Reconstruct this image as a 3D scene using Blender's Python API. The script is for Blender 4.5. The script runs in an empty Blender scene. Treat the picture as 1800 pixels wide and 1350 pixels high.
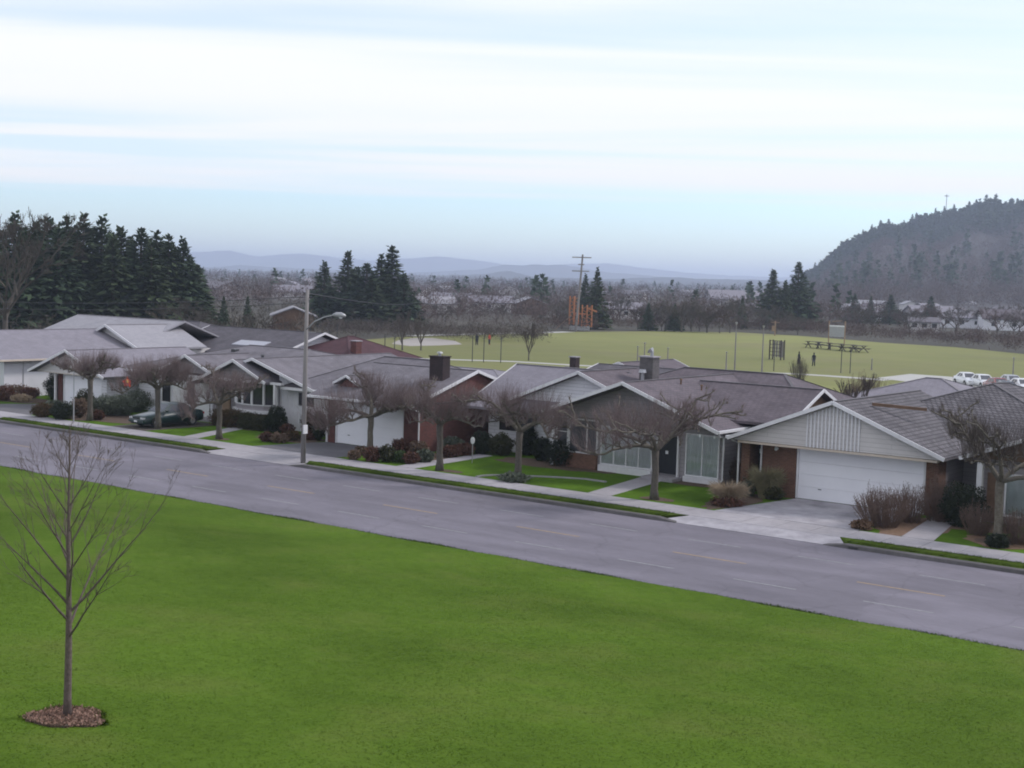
import bpy, math, random
import numpy as np
from mathutils import Vector, Matrix

# ------------------------------------------------------------------ camera, sky, sun, exposure
scene = bpy.context.scene
COL = scene.collection
F_PX, CAM_H = 2420.0, 10.0                       # focal length in pixels of an 1800 px wide frame, eye height
HEAD = math.radians(53.4)                        # angle between the view axis and the road (towards -X)
PITCH = math.atan(185.0 / F_PX)
ROLL = math.radians(1.7)
fw0 = Vector((-math.cos(HEAD), math.sin(HEAD), 0)); rt0 = Vector((math.sin(HEAD), math.cos(HEAD), 0)); up0 = Vector((0, 0, 1))
fwd = fw0 * math.cos(PITCH) - up0 * math.sin(PITCH)
upv = up0 * math.cos(PITCH) + fw0 * math.sin(PITCH)
rgt = rt0 * math.cos(ROLL) + upv * math.sin(ROLL)
upc = upv * math.cos(ROLL) - rt0 * math.sin(ROLL)
cam_data = bpy.data.cameras.new('camera')
cam_data.sensor_width = 36.0
cam_data.lens = 36.0 * F_PX / 1800.0
cam_data.clip_start = 0.3
cam_data.clip_end = 60000
cam = bpy.data.objects.new('camera', cam_data)
mw = Matrix((rgt, upc, -fwd)).transposed().to_4x4()
mw.translation = Vector((0, 0, CAM_H))
cam.matrix_world = mw
COL.objects.link(cam)
scene.camera = cam

SUN_EL, SUN_AZ = math.radians(40), math.radians(35)   # azimuth measured from +Y towards +X
sun_dir = Vector((math.sin(SUN_AZ) * math.cos(SUN_EL), math.cos(SUN_AZ) * math.cos(SUN_EL), math.sin(SUN_EL)))
sun_data = bpy.data.lights.new('sun', 'SUN')
sun_data.energy = 1.5
sun_data.angle = math.radians(10)
sun_data.color = (1.0, 0.95, 0.9)
sun = bpy.data.objects.new('sun', sun_data)
sun.rotation_euler = sun_dir.to_track_quat('Z', 'Y').to_euler()
COL.objects.link(sun)

world = bpy.data.worlds.new('World'); scene.world = world
world.use_nodes = True
wn, wl = world.node_tree.nodes, world.node_tree.links
wn.clear()
def WN(t, **kw):
    n = wn.new(t)
    for k, v in kw.items(): setattr(n, k, v)
    return n
def wmath(op, a, b=None, c=None, clamp=False):
    n = WN('ShaderNodeMath', operation=op, use_clamp=clamp)
    for i, v in enumerate((a, b, c)):
        if v is None: continue
        if isinstance(v, (int, float)): n.inputs[i].default_value = v
        else: wl.new(v, n.inputs[i])
    return n.outputs[0]
tc = WN('ShaderNodeTexCoord')
sep = WN('ShaderNodeSeparateXYZ'); wl.new(tc.outputs['Generated'], sep.inputs[0])
zc = wmath('MAXIMUM', sep.outputs[2], 0.012)
px_ = wmath('DIVIDE', sep.outputs[0], zc); py_ = wmath('DIVIDE', sep.outputs[1], zc)
TH = HEAD + math.radians(4)                      # the cloud bands run across the view, a little askew
def lin(a, b): return wmath('ADD', wmath('MULTIPLY', px_, a), wmath('MULTIPLY', py_, b))
along = lin(-math.cos(TH), math.sin(TH)); across = lin(math.sin(TH), math.cos(TH))
comb = WN('ShaderNodeCombineXYZ')
wl.new(wmath('MULTIPLY', along, 0.42), comb.inputs[0]); wl.new(wmath('MULTIPLY', across, 0.12), comb.inputs[1])
nz = WN('ShaderNodeTexNoise'); nz.inputs['Scale'].default_value = 1.0; nz.inputs['Detail'].default_value = 7; nz.inputs['Roughness'].default_value = 0.5; nz.inputs['Distortion'].default_value = 0.6
wl.new(comb.outputs[0], nz.inputs['Vector'])
comb2 = WN('ShaderNodeCombineXYZ')
wl.new(wmath('MULTIPLY', along, 0.25), comb2.inputs[0]); wl.new(wmath('MULTIPLY', across, 0.22), comb2.inputs[1])
nz2 = WN('ShaderNodeTexNoise'); nz2.inputs['Scale'].default_value = 1.0; nz2.inputs['Detail'].default_value = 8; nz2.inputs['Roughness'].default_value = 0.6
wl.new(comb2.outputs[0], nz2.inputs['Vector'])
# the deck of high cloud ends along a far line; beyond it the sky is clear
edge = wmath('SUBTRACT', wmath('MULTIPLY_ADD', nz2.outputs[0], 9.0, 13.2), wmath('ADD', along, wmath('MULTIPLY', across, 0.06)))
deck = WN('ShaderNodeMapRange', interpolation_type='SMOOTHSTEP'); deck.inputs['From Min'].default_value = -2.5; deck.inputs['From Max'].default_value = 4.5
wl.new(edge, deck.inputs[0])
streak = WN('ShaderNodeMapRange', interpolation_type='SMOOTHSTEP'); streak.inputs['From Min'].default_value = 0.34; streak.inputs['From Max'].default_value = 0.64
streak.inputs['To Min'].default_value = 0.5; streak.inputs['To Max'].default_value = 1.0
wl.new(nz.outputs[0], streak.inputs[0])
mask = wmath('MAXIMUM', wmath('MULTIPLY', deck.outputs[0], streak.outputs[0]), 0.13, clamp=True)   # a thin veil stays everywhere
sky = WN('ShaderNodeTexSky', sky_type='NISHITA'); sky.sun_disc = False
sky.sun_elevation = SUN_EL; sky.sun_rotation = SUN_AZ
sky.air_density = 1.0; sky.dust_density = 0.25; sky.ozone_density = 1.5
mixc = WN('ShaderNodeMix', data_type='RGBA', clamp_factor=True)
tint = WN('ShaderNodeMix', data_type='RGBA', blend_type='MULTIPLY'); tint.inputs[0].default_value = 1.0
wl.new(sky.outputs[0], tint.inputs[6]); tint.inputs[7].default_value = (0.63, 0.745, 0.90, 1)      # white balance of the clear sky
wl.new(mask, mixc.inputs[0]); wl.new(tint.outputs[2], mixc.inputs[6]); mixc.inputs[7].default_value = (4.75, 4.80, 4.86, 1)
bg = WN('ShaderNodeBackground'); bg.inputs['Strength'].default_value = 0.14
wl.new(mixc.outputs[2], bg.inputs['Color'])
wout = WN('ShaderNodeOutputWorld'); wl.new(bg.outputs[0], wout.inputs['Surface'])

scene.view_settings.view_transform = 'Standard'
scene.view_settings.look = 'None'
scene.view_settings.exposure = 0.72
scene.view_settings.gamma = 1.0
scene.view_settings.use_curve_mapping = False
scene.render.engine = 'CYCLES'
scene.cycles.use_denoising = True
scene.cycles.max_bounces = 5
scene.cycles.diffuse_bounces = 3
scene.cycles.glossy_bounces = 2
scene.cycles.transparent_max_bounces = 8
scene.cycles.volume_bounces = 1
scene.cycles.pixel_filter_type = 'BLACKMAN_HARRIS'
scene.cycles.filter_width = 1.9

# ------------------------------------------------------------------ helpers
rng = np.random.default_rng(7)
R = random.Random(11)

def ground_at(x, y, z=0.0):
    """point of the level z that is seen at pixel (x, y) of the photograph: used to lay the place out"""
    d = fwd * F_PX + rgt * (x - 900) + upc * (675 - y)
    t = (z - CAM_H) / d.z
    return Vector((0, 0, CAM_H)) + d * t

def on_ray(px, depth, z=0.0):
    """plan position at a given depth along the view axis, in the direction of pixel column px"""
    u = (px - 900)/F_PX
    return Vector((depth*(fw0.x + u*rt0.x), depth*(fw0.y + u*rt0.y), z))

MATS = {}
def new_mat(name):
    m = bpy.data.materials.new(name); m.use_nodes = True
    nt = m.node_tree; nt.nodes.clear()
    out = nt.nodes.new('ShaderNodeOutputMaterial'); b = nt.nodes.new('ShaderNodeBsdfPrincipled')
    nt.links.new(b.outputs[0], out.inputs[0])
    MATS[name] = m
    return m, nt, b, out
def rgba(c): return (c[0], c[1], c[2], 1)
def mat(name, c1, c2=None, scale=6.0, rough=0.8, detail=6, bump=0.0, bscale=None, spec=0.3, metal=0.0, stretch=None, big=0.0, coat=0.0, patch=None, pscale=0.35, upn=False, bdist=0.05, bdet=5):
    """noise-mottled surface of two colours; big adds broad, weak stains of its own"""
    m, nt, b, out = new_mat(name)
    N, L = nt.nodes, nt.links
    b.inputs['Roughness'].default_value = rough; b.inputs['Specular IOR Level'].default_value = spec; b.inputs['Metallic'].default_value = metal
    b.inputs['Coat Weight'].default_value = coat
    if c2 is None: c2 = tuple(v * 0.8 for v in c1)
    geo = N.new('ShaderNodeNewGeometry')
    mp = N.new('ShaderNodeMapping'); L.new(geo.outputs['Position'], mp.inputs[0])
    if stretch: mp.inputs['Scale'].default_value = stretch
    n = N.new('ShaderNodeTexNoise'); n.inputs['Scale'].default_value = scale; n.inputs['Detail'].default_value = detail; n.inputs['Roughness'].default_value = 0.65
    L.new(mp.outputs[0], n.inputs['Vector'])
    r = N.new('ShaderNodeMapRange'); r.inputs['From Min'].default_value = 0.3; r.inputs['From Max'].default_value = 0.7
    L.new(n.outputs[0], r.inputs[0])
    mx = N.new('ShaderNodeMix'); mx.data_type = 'RGBA'; L.new(r.outputs[0], mx.inputs[0]); mx.inputs[6].default_value = rgba(c1); mx.inputs[7].default_value = rgba(c2)
    col = mx.outputs[2]
    if big:
        n2 = N.new('ShaderNodeTexNoise'); n2.inputs['Scale'].default_value = scale * 0.08; n2.inputs['Detail'].default_value = 4
        L.new(mp.outputs[0], n2.inputs['Vector'])
        r2 = N.new('ShaderNodeMapRange'); r2.inputs['From Min'].default_value = 0.35; r2.inputs['From Max'].default_value = 0.65
        r2.inputs['To Min'].default_value = 1 - big; r2.inputs['To Max'].default_value = 1 + big; L.new(n2.outputs[0], r2.inputs[0])
        sc = N.new('ShaderNodeVectorMath'); sc.operation = 'SCALE'; L.new(col, sc.inputs[0]); L.new(r2.outputs[0], sc.inputs['Scale'])
        col = sc.outputs[0]
    if patch:
        n4 = N.new('ShaderNodeTexNoise'); n4.inputs['Scale'].default_value = pscale; n4.inputs['Detail'].default_value = 6; n4.inputs['Roughness'].default_value = 0.6
        L.new(mp.outputs[0], n4.inputs['Vector'])
        r4 = N.new('ShaderNodeMapRange'); r4.inputs['From Min'].default_value = 0.48; r4.inputs['From Max'].default_value = 0.72; r4.inputs['To Max'].default_value = 0.5; L.new(n4.outputs[0], r4.inputs[0])
        m4 = N.new('ShaderNodeMix'); m4.data_type = 'RGBA'; L.new(r4.outputs[0], m4.inputs[0]); L.new(col, m4.inputs[6]); m4.inputs[7].default_value = rgba(patch)
        col = m4.outputs[2]
    L.new(col, b.inputs['Base Color'])
    if bump:
        bn = N.new('ShaderNodeBump'); bn.inputs['Strength'].default_value = bump; bn.inputs['Distance'].default_value = bdist
        if upn:      # short blades together shade like the turf they form
            upc_ = N.new('ShaderNodeCombineXYZ'); upc_.inputs[2].default_value = 1.0; L.new(upc_.outputs[0], bn.inputs['Normal'])
        n3 = n
        if bscale:
            n3 = N.new('ShaderNodeTexNoise'); n3.inputs['Scale'].default_value = bscale; n3.inputs['Detail'].default_value = bdet; L.new(mp.outputs[0], n3.inputs['Vector'])
        L.new(n3.outputs[0], bn.inputs['Height']); L.new(bn.outputs[0], b.inputs['Normal'])
    return m
def course_mat(name, c1, c2, mortar, bw, bh, zs=1.0, msize=0.02, rough=0.85, bump=0.4, var=0.25, offset=0.5, spec=0.2):
    """courses that run level: shingles, bricks, lap siding. u along the wall, v up"""
    m, nt, b, out = new_mat(name)
    N, L = nt.nodes, nt.links
    b.inputs['Roughness'].default_value = rough; b.inputs['Specular IOR Level'].default_value = spec
    geo = N.new('ShaderNodeNewGeometry'); s = N.new('ShaderNodeSeparateXYZ'); L.new(geo.outputs['Position'], s.inputs[0])
    ad = N.new('ShaderNodeMath'); ad.operation = 'ADD'; L.new(s.outputs[0], ad.inputs[0]); L.new(s.outputs[1], ad.inputs[1])
    mz = N.new('ShaderNodeMath'); mz.operation = 'MULTIPLY'; mz.inputs[1].default_value = zs; L.new(s.outputs[2], mz.inputs[0])
    c = N.new('ShaderNodeCombineXYZ'); L.new(ad.outputs[0], c.inputs[0]); L.new(mz.outputs[0], c.inputs[1])
    br = N.new('ShaderNodeTexBrick'); br.offset = offset
    br.inputs['Scale'].default_value = 1.0; br.inputs['Brick Width'].default_value = bw; br.inputs['Row Height'].default_value = bh
    br.inputs['Mortar Size'].default_value = msize; br.inputs['Mortar Smooth'].default_value = 0.3
    br.inputs['Color1'].default_value = rgba(c1); br.inputs['Color2'].default_value = rgba(c2); br.inputs['Mortar'].default_value = rgba(mortar)
    L.new(c.outputs[0], br.inputs['Vector'])
    n = N.new('ShaderNodeTexNoise'); n.inputs['Scale'].default_value = 0.9; n.inputs['Detail'].default_value = 7; n.inputs['Roughness'].default_value = 0.7
    L.new(geo.outputs['Position'], n.inputs['Vector'])
    r = N.new('ShaderNodeMapRange'); r.inputs['From Min'].default_value = 0.3; r.inputs['From Max'].default_value = 0.7; r.inputs['To Min'].default_value = 1 - var; r.inputs['To Max'].default_value = 1 + var
    L.new(n.outputs[0], r.inputs[0])
    sc = N.new('ShaderNodeVectorMath'); sc.operation = 'SCALE'; L.new(br.outputs[0], sc.inputs[0]); L.new(r.outputs[0], sc.inputs['Scale'])
    L.new(sc.outputs[0], b.inputs['Base Color'])
    bn = N.new('ShaderNodeBump'); bn.invert = True; bn.inputs['Strength'].default_value = bump; bn.inputs['Distance'].default_value = 0.02
    L.new(br.outputs['Fac'], bn.inputs['Height']); L.new(bn.outputs[0], b.inputs['Normal'])
    return m

class MB:
    """collects geometry for one mesh object"""
    def __init__(s): s.v = []; s.f = []
    def add(s, vs, fs):
        o = len(s.v); s.v += [tuple(p) for p in vs]; s.f += [tuple(i + o for i in f) for f in fs]; return s
    def box(s, x0, x1, y0, y1, z0, z1):
        return s.add([(x0,y0,z0),(x1,y0,z0),(x1,y1,z0),(x0,y1,z0),(x0,y0,z1),(x1,y0,z1),(x1,y1,z1),(x0,y1,z1)],
                     [(0,3,2,1),(4,5,6,7),(0,1,5,4),(1,2,6,5),(2,3,7,6),(3,0,4,7)])
    def bar(s, p0, p1, w, h, up=(0,0,1)):
        p0, p1 = Vector(p0), Vector(p1); d = (p1 - p0).normalized(); u = Vector(up)
        side = d.cross(u)
        if side.length < 1e-5: side = d.cross(Vector((1,0,0)))
        side.normalize(); u = side.cross(d).normalized()
        a = side * w / 2; b = u * h / 2
        vs = [p0-a-b, p0+a-b, p0+a+b, p0-a+b, p1-a-b, p1+a-b, p1+a+b, p1-a+b]
        return s.add(vs, [(0,1,2,3),(7,6,5,4),(0,4,5,1),(1,5,6,2),(2,6,7,3),(3,7,4,0)])
    def tube(s, pts, rad, k=8, cap=True):
        pts = [Vector(p) for p in pts]; n = len(pts)
        if isinstance(rad, (int, float)): rad = [rad] * n
        o = len(s.v); ref = None
        for i, p in enumerate(pts):
            d = (pts[min(i+1, n-1)] - pts[max(i-1, 0)]).normalized()
            if ref is None: ref = Vector((1,0,0)) if abs(d.x) < 0.8 else Vector((0,1,0))
            a = d.cross(ref).normalized(); b = d.cross(a).normalized()
            for j in range(k):
                t = 2 * math.pi * j / k
                s.v.append(tuple(p + (a * math.cos(t) + b * math.sin(t)) * rad[i]))
        for i in range(n - 1):
            for j in range(k):
                q = (j + 1) % k
                s.f.append((o+i*k+j, o+i*k+q, o+(i+1)*k+q, o+(i+1)*k+j))
        if cap:
            s.f.append(tuple(o + j for j in range(k))[::-1]); s.f.append(tuple(o + (n-1)*k + j for j in range(k)))
        return s
    def poly(s, pts, z0, z1):
        """upright prism over a plan outline, counter-clockwise"""
        n = len(pts); o = len(s.v)
        s.v += [(x, y, z0) for x, y in pts] + [(x, y, z1) for x, y in pts]
        s.f.append(tuple(o + i for i in range(n))[::-1]); s.f.append(tuple(o + n + i for i in range(n)))
        for i in range(n):
            j = (i + 1) % n; s.f.append((o+i, o+j, o+n+j, o+n+i))
        return s
    def slab(s, quad, t):
        """sloping slab: a planar polygon given a thickness straight down"""
        n = len(quad); o = len(s.v)
        s.v += [tuple(p) for p in quad] + [(p[0], p[1], p[2] - t) for p in quad]
        s.f.append(tuple(o + i for i in range(n))); s.f.append(tuple(o + n + i for i in range(n))[::-1])
        for i in range(n):
            j = (i + 1) % n; s.f.append((o+i, o+n+i, o+n+j, o+j))
        return s
    def build(s, name, m, parent=None, smooth=False):
        off = Vector((0,0,0))
        p = parent
        while p is not None: off += p.location; p = p.parent
        me = bpy.data.meshes.new(name)
        me.from_pydata([(v[0]-off.x, v[1]-off.y, v[2]-off.z) for v in s.v], [], s.f)
        me.update()
        if smooth: me.polygons.foreach_set('use_smooth', [True] * len(me.polygons))
        o = bpy.data.objects.new(name, me); COL.objects.link(o)
        me.materials.append(MATS[m] if isinstance(m, str) else m)
        if parent is not None: o.parent = parent
        return o

def np_mesh(name, V, Fq, m, parent=None, smooth=False, loc=None):
    """mesh object from numpy arrays; Fq has three or four columns"""
    me = bpy.data.meshes.new(name)
    V = np.asarray(V, dtype=np.float32); Fq = np.asarray(Fq, dtype=np.int32); k = Fq.shape[1]
    me.vertices.add(len(V)); me.vertices.foreach_set('co', V.ravel())
    me.loops.add(Fq.size); me.loops.foreach_set('vertex_index', Fq.ravel())
    me.polygons.add(len(Fq)); me.polygons.foreach_set('loop_start', np.arange(0, Fq.size, k, dtype=np.int32))
    me.polygons.foreach_set('loop_total', np.full(len(Fq), k, dtype=np.int32))
    if smooth: me.polygons.foreach_set('use_smooth', np.ones(len(Fq), dtype=bool))
    me.update(calc_edges=True)
    me.materials.append(MATS[m] if isinstance(m, str) else m)
    o = bpy.data.objects.new(name, me); COL.objects.link(o)
    if parent is not None: o.parent = parent
    if loc is not None: o.location = loc
    return o
def np_tubes(P0, P1, R0, R1, k=3):
    """one tapered k-sided stick per row"""
    P0, P1 = np.asarray(P0, float), np.asarray(P1, float); n = len(P0)
    R0 = np.broadcast_to(np.asarray(R0, float), (n,)); R1 = np.broadcast_to(np.asarray(R1, float), (n,))
    d = P1 - P0; d /= np.linalg.norm(d, axis=1, keepdims=True) + 1e-9
    ref = np.where(np.abs(d[:, 2:3]) > 0.9, np.array([[1., 0, 0]]), np.array([[0, 0, 1.]]))
    a = np.cross(d, ref); a /= np.linalg.norm(a, axis=1, keepdims=True) + 1e-9
    b = np.cross(d, a)
    V = np.zeros((n, 2*k, 3))
    for j in range(k):
        t = 2*math.pi*j/k; o = a*math.cos(t) + b*math.sin(t)
        V[:, j] = P0 + o*R0[:, None]; V[:, k+j] = P1 + o*R1[:, None]
    base = (np.arange(n)*2*k)[:, None]
    F = np.concatenate([base + np.array([j, (j+1) % k, k+(j+1) % k, k+j]) for j in range(k)], axis=0)
    return V.reshape(-1, 3), F
def np_leaves(Cn, size, up=0.3, aspect=0.6, r=rng):
    """one randomly turned leaf-shaped quad per centre"""
    n = len(Cn); size = np.broadcast_to(np.asarray(size, float), (n,))
    a = r.normal(size=(n, 3)); a[:, 2] += up; a /= np.linalg.norm(a, axis=1, keepdims=True)
    b = np.cross(a, r.normal(size=(n, 3))); b /= np.linalg.norm(b, axis=1, keepdims=True) + 1e-9
    L = a*size[:, None]; W = b*size[:, None]*aspect*0.5
    V = np.stack([Cn, Cn+L*0.5+W, Cn+L, Cn+L*0.5-W], axis=1).reshape(-1, 3)
    F = (np.arange(n)*4)[:, None] + np.array([0, 1, 2, 3])
    return V, F
def join_np(parts):
    Vs, Fs, o = [], [], 0
    for V, F in parts:
        Vs.append(V); Fs.append(np.asarray(F) + o); o += len(V)
    return np.concatenate(Vs), np.concatenate(Fs)

def tag(o, label, cat, group=None):
    o['label'] = label; o['category'] = cat
    if group: o['group'] = group
    return o
def thing(name, label, cat, loc=(0,0,0), group=None, rz=0.0):
    o = bpy.data.objects.new(name, None); o.empty_display_size = 0.3; COL.objects.link(o)
    o.location = loc; o.rotation_euler = (0, 0, rz)
    return tag(o, label, cat, group)
def struct(o): o['kind'] = 'structure'; return o
def stuff(o, label=None, cat=None):
    o['kind'] = 'stuff'
    if label: o['label'] = label
    if cat: o['category'] = cat
    return o
def copy_tree(o, parent=None):
    c = o.copy(); COL.objects.link(c); c.parent = parent
    for ch in list(o.children): copy_tree(ch, c)
    return c

# ------------------------------------------------------------------ materials
mat('asphalt', (0.168, 0.153, 0.184), (0.134, 0.124, 0.150), 9, 0.85, bump=0.15, bscale=60, big=0.14, stretch=(0.25, 1, 1))
ma = MATS['asphalt']; nt = ma.node_tree; N_, L_ = nt.nodes, nt.links
bs = [n for n in N_ if n.type == 'BSDF_PRINCIPLED'][0]; src = bs.inputs['Base Color'].links[0].from_socket
ge = [n for n in N_ if n.type == 'NEW_GEOMETRY'][0]
wn_ = N_.new('ShaderNodeTexNoise'); wn_.inputs['Scale'].default_value = 0.8; wn_.inputs['Detail'].default_value = 5; L_.new(ge.outputs['Position'], wn_.inputs['Vector'])
va = N_.new('ShaderNodeVectorMath'); va.operation = 'ADD'; L_.new(ge.outputs['Position'], va.inputs[0]); L_.new(wn_.outputs['Color'], va.inputs[1])
vo = N_.new('ShaderNodeTexVoronoi'); vo.feature = 'DISTANCE_TO_EDGE'; vo.inputs['Scale'].default_value = 0.24; L_.new(va.outputs[0], vo.inputs['Vector'])
cr = N_.new('ShaderNodeMapRange'); cr.inputs['From Min'].default_value = 0.004; cr.inputs['From Max'].default_value = 0.012; cr.inputs['To Min'].default_value = 0.88; L_.new(vo.outputs['Distance'], cr.inputs[0])
vp = N_.new('ShaderNodeTexVoronoi'); vp.inputs['Scale'].default_value = 0.16; L_.new(va.outputs[0], vp.inputs['Vector'])     # old repairs, each a little lighter or darker
pr = N_.new('ShaderNodeMapRange'); pr.inputs['To Min'].default_value = 0.93; pr.inputs['To Max'].default_value = 1.06
sepc = N_.new('ShaderNodeSeparateColor'); L_.new(vp.outputs['Color'], sepc.inputs[0]); L_.new(sepc.outputs[0], pr.inputs[0])
mu = N_.new('ShaderNodeMath'); mu.operation = 'MULTIPLY'; L_.new(cr.outputs[0], mu.inputs[0]); L_.new(pr.outputs[0], mu.inputs[1])
sv = N_.new('ShaderNodeVectorMath'); sv.operation = 'SCALE'; L_.new(src, sv.inputs[0]); L_.new(mu.outputs[0], sv.inputs['Scale']); L_.new(sv.outputs[0], bs.inputs['Base Color'])
mat('drive_asphalt', (0.135, 0.128, 0.142), (0.10, 0.096, 0.107), 5, 0.85, bump=0.1, bscale=40, big=0.15)
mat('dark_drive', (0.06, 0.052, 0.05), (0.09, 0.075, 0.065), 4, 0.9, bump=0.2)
mat('concrete', (0.34, 0.32, 0.345), (0.27, 0.255, 0.275), 2.5, 0.85, bump=0.08, bscale=30, big=0.10)
mat('stained_concrete', (0.40, 0.38, 0.415), (0.19, 0.18, 0.20), 0.75, 0.8, detail=8, bump=0.08, bscale=30, big=0.25)
mat('curb', (0.125, 0.115, 0.12), (0.085, 0.079, 0.082), 3, 0.9, big=0.15)
mat('lawn', (0.083, 0.140, 0.015), (0.066, 0.117, 0.012), 2.2, 0.95, detail=6, bump=0.22, bscale=4.0, spec=0.05, big=0.16, patch=(0.112, 0.130, 0.032), upn=True, bdist=0.10, bdet=2.5)
mat('blade', (0.085, 0.142, 0.015), (0.066, 0.117, 0.012), 2.2, 0.95, detail=6, bump=0.22, bscale=4.0, spec=0.05, big=0.18, patch=(0.114, 0.132, 0.032), upn=True, bdist=0.10, bdet=2.5)
mat('yard_grass', (0.082, 0.150, 0.014), (0.056, 0.112, 0.010), 3.0, 0.95, bump=0.5, bscale=25, big=0.28, spec=0.05)
mat('verge_grass', (0.090, 0.138, 0.016), (0.062, 0.095, 0.014), 4.0, 0.95, bump=0.5, bscale=25, big=0.3, spec=0.05)
mat('field_grass', (0.190, 0.192, 0.058), (0.155, 0.164, 0.046), 0.12, 0.95, detail=9, big=0.2, patch=(0.17, 0.145, 0.075), pscale=0.04)
mat('terrain', (0.05, 0.046, 0.036), (0.072, 0.064, 0.05), 0.05, 0.95, detail=8, big=0.2)
mat('mulch', (0.125, 0.084, 0.062), (0.070, 0.048, 0.036), 9, 0.95, bump=0.6, bscale=30)
mat('chips', (0.34, 0.21, 0.16), (0.15, 0.09, 0.07), 14, 0.9)
mat('straw', (0.20, 0.125, 0.085), (0.12, 0.075, 0.05), 6, 0.95, bump=0.5, bscale=20)
mat('dirt', (0.16, 0.14, 0.13), (0.12, 0.105, 0.10), 0.3, 0.95, detail=8)
mat('sand', (0.34, 0.31, 0.29), (0.29, 0.265, 0.25), 0.3, 0.95)
mat('pale_path', (0.43, 0.42, 0.40), (0.36, 0.35, 0.335), 0.5, 0.9)
mat('white_paint_line', (0.30, 0.295, 0.31), (0.17, 0.165, 0.18), 7, 0.8, detail=8)
mat('yellow_paint_line', (0.38, 0.26, 0.14), (0.20, 0.165, 0.14), 7, 0.8, detail=8)
RS = 2.6
course_mat('roof_grey', (0.170, 0.156, 0.176), (0.145, 0.133, 0.151), (0.110, 0.101, 0.115), 0.34, 0.18, RS, 0.014)
course_mat('roof_lilac', (0.235, 0.218, 0.252), (0.21, 0.195, 0.226), (0.17, 0.158, 0.183), 0.34, 0.18, RS, 0.012, var=0.12)
course_mat('roof_pale', (0.31, 0.30, 0.33), (0.28, 0.27, 0.30), (0.24, 0.23, 0.25), 0.34, 0.18, RS, 0.012, var=0.10)
course_mat('roof_brown', (0.138, 0.114, 0.130), (0.114, 0.096, 0.111), (0.084, 0.070, 0.081), 0.30, 0.20, RS, 0.016)
course_mat('roof_dark', (0.108, 0.098, 0.113), (0.088, 0.080, 0.093), (0.066, 0.060, 0.070), 0.34, 0.18, RS, 0.014)
course_mat('roof_shake', (0.150, 0.138, 0.150), (0.108, 0.099, 0.110), (0.056, 0.051, 0.058), 0.26, 0.26, RS, 0.034, var=0.3, bump=0.9)
course_mat('roof_maroon', (0.090, 0.042, 0.050), (0.070, 0.035, 0.042), (0.055, 0.03, 0.036), 0.34, 0.2, RS, 0.014)
for k_, c_ in (('roof_grey', 0.160), ('roof_lilac', 0.225), ('roof_pale', 0.30), ('roof_brown', 0.125), ('roof_dark', 0.098), ('roof_shake', 0.13)):
    mat(k_ + '_cap', (c_, c_*0.93, c_*1.02), None, 5, 0.85)
mat('roof_maroon_cap', (0.085, 0.042, 0.05), None, 5, 0.85)
course_mat('brick_red', (0.125, 0.042, 0.038), (0.085, 0.032, 0.030), (0.15, 0.10, 0.095), 0.21, 0.075, 1, 0.008)
course_mat('brick_brown', (0.175, 0.085, 0.058), (0.115, 0.058, 0.042), (0.17, 0.125, 0.105), 0.21, 0.075, 1, 0.008)
course_mat('brick_dark', (0.05, 0.032, 0.036), (0.035, 0.025, 0.028), (0.06, 0.05, 0.05), 0.21, 0.075, 1, 0.008)
course_mat('brick_grey', (0.125, 0.115, 0.12), (0.098, 0.090, 0.096), (0.14, 0.13, 0.13), 0.21, 0.075, 1, 0.008)
course_mat('siding_white', (0.74, 0.73, 0.78), (0.71, 0.70, 0.75), (0.50, 0.49, 0.53), 6.0, 0.19, 1, 0.016, var=0.07, rough=0.6)
course_mat('siding_cream', (0.58, 0.55, 0.55), (0.56, 0.53, 0.53), (0.42, 0.40, 0.40), 6.0, 0.2, 1, 0.012, var=0.07, rough=0.6)
course_mat('siding_grey', (0.31, 0.285, 0.305), (0.285, 0.262, 0.28), (0.21, 0.192, 0.205), 6.0, 0.2, 1, 0.014, var=0.1, rough=0.7)
mat('board_white', (0.74, 0.73, 0.775), (0.66, 0.65, 0.69), 3, 0.6, big=0.08)
mat('panel_white', (0.66, 0.65, 0.70), (0.60, 0.59, 0.635), 1.5, 0.6, big=0.08)
mat('door_white', (0.82, 0.81, 0.86), (0.78, 0.77, 0.82), 1.3, 0.5, big=0.05)
mat('trim_white', (0.72, 0.71, 0.74), (0.62, 0.61, 0.64), 4, 0.5, big=0.06)
mat('trim_cream', (0.58, 0.49, 0.41), (0.50, 0.43, 0.37), 3, 0.6)
mat('wood_brown', (0.19, 0.115, 0.078), (0.12, 0.075, 0.052), 4, 0.8)
mat('dark_wood', (0.075, 0.062, 0.056), (0.05, 0.042, 0.038), 4, 0.9)
mat('wood_tan', (0.32, 0.22, 0.15), (0.24, 0.165, 0.11), 4, 0.8)
mat('pole_wood', (0.27, 0.25, 0.25), (0.19, 0.175, 0.175), 8, 0.9, stretch=(1, 1, 0.1), bump=0.3)
mat('metal_grey', (0.42, 0.42, 0.44), (0.33, 0.33, 0.35), 5, 0.45, metal=0.5)
mat('skylight', (0.36, 0.36, 0.41), (0.32, 0.32, 0.37), 2, 0.4)
mat('lens', (0.75, 0.78, 0.8), (0.65, 0.68, 0.7), 5, 0.2, spec=0.5)
mat('dark_metal', (0.06, 0.06, 0.065), (0.04, 0.04, 0.045), 5, 0.5)
mat('dark_door', (0.022, 0.022, 0.030), (0.016, 0.016, 0.022), 5, 0.35)
mat('window_dark', (0.018, 0.020, 0.024), (0.035, 0.035, 0.040), 1.2, 0.06, spec=0.6)
mat('window_mid', (0.085, 0.085, 0.10), (0.045, 0.046, 0.055), 1.6, 0.08, spec=0.6)
mat('curtain', (0.74, 0.74, 0.77), (0.66, 0.66, 0.70), 2.0, 0.9)
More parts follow.
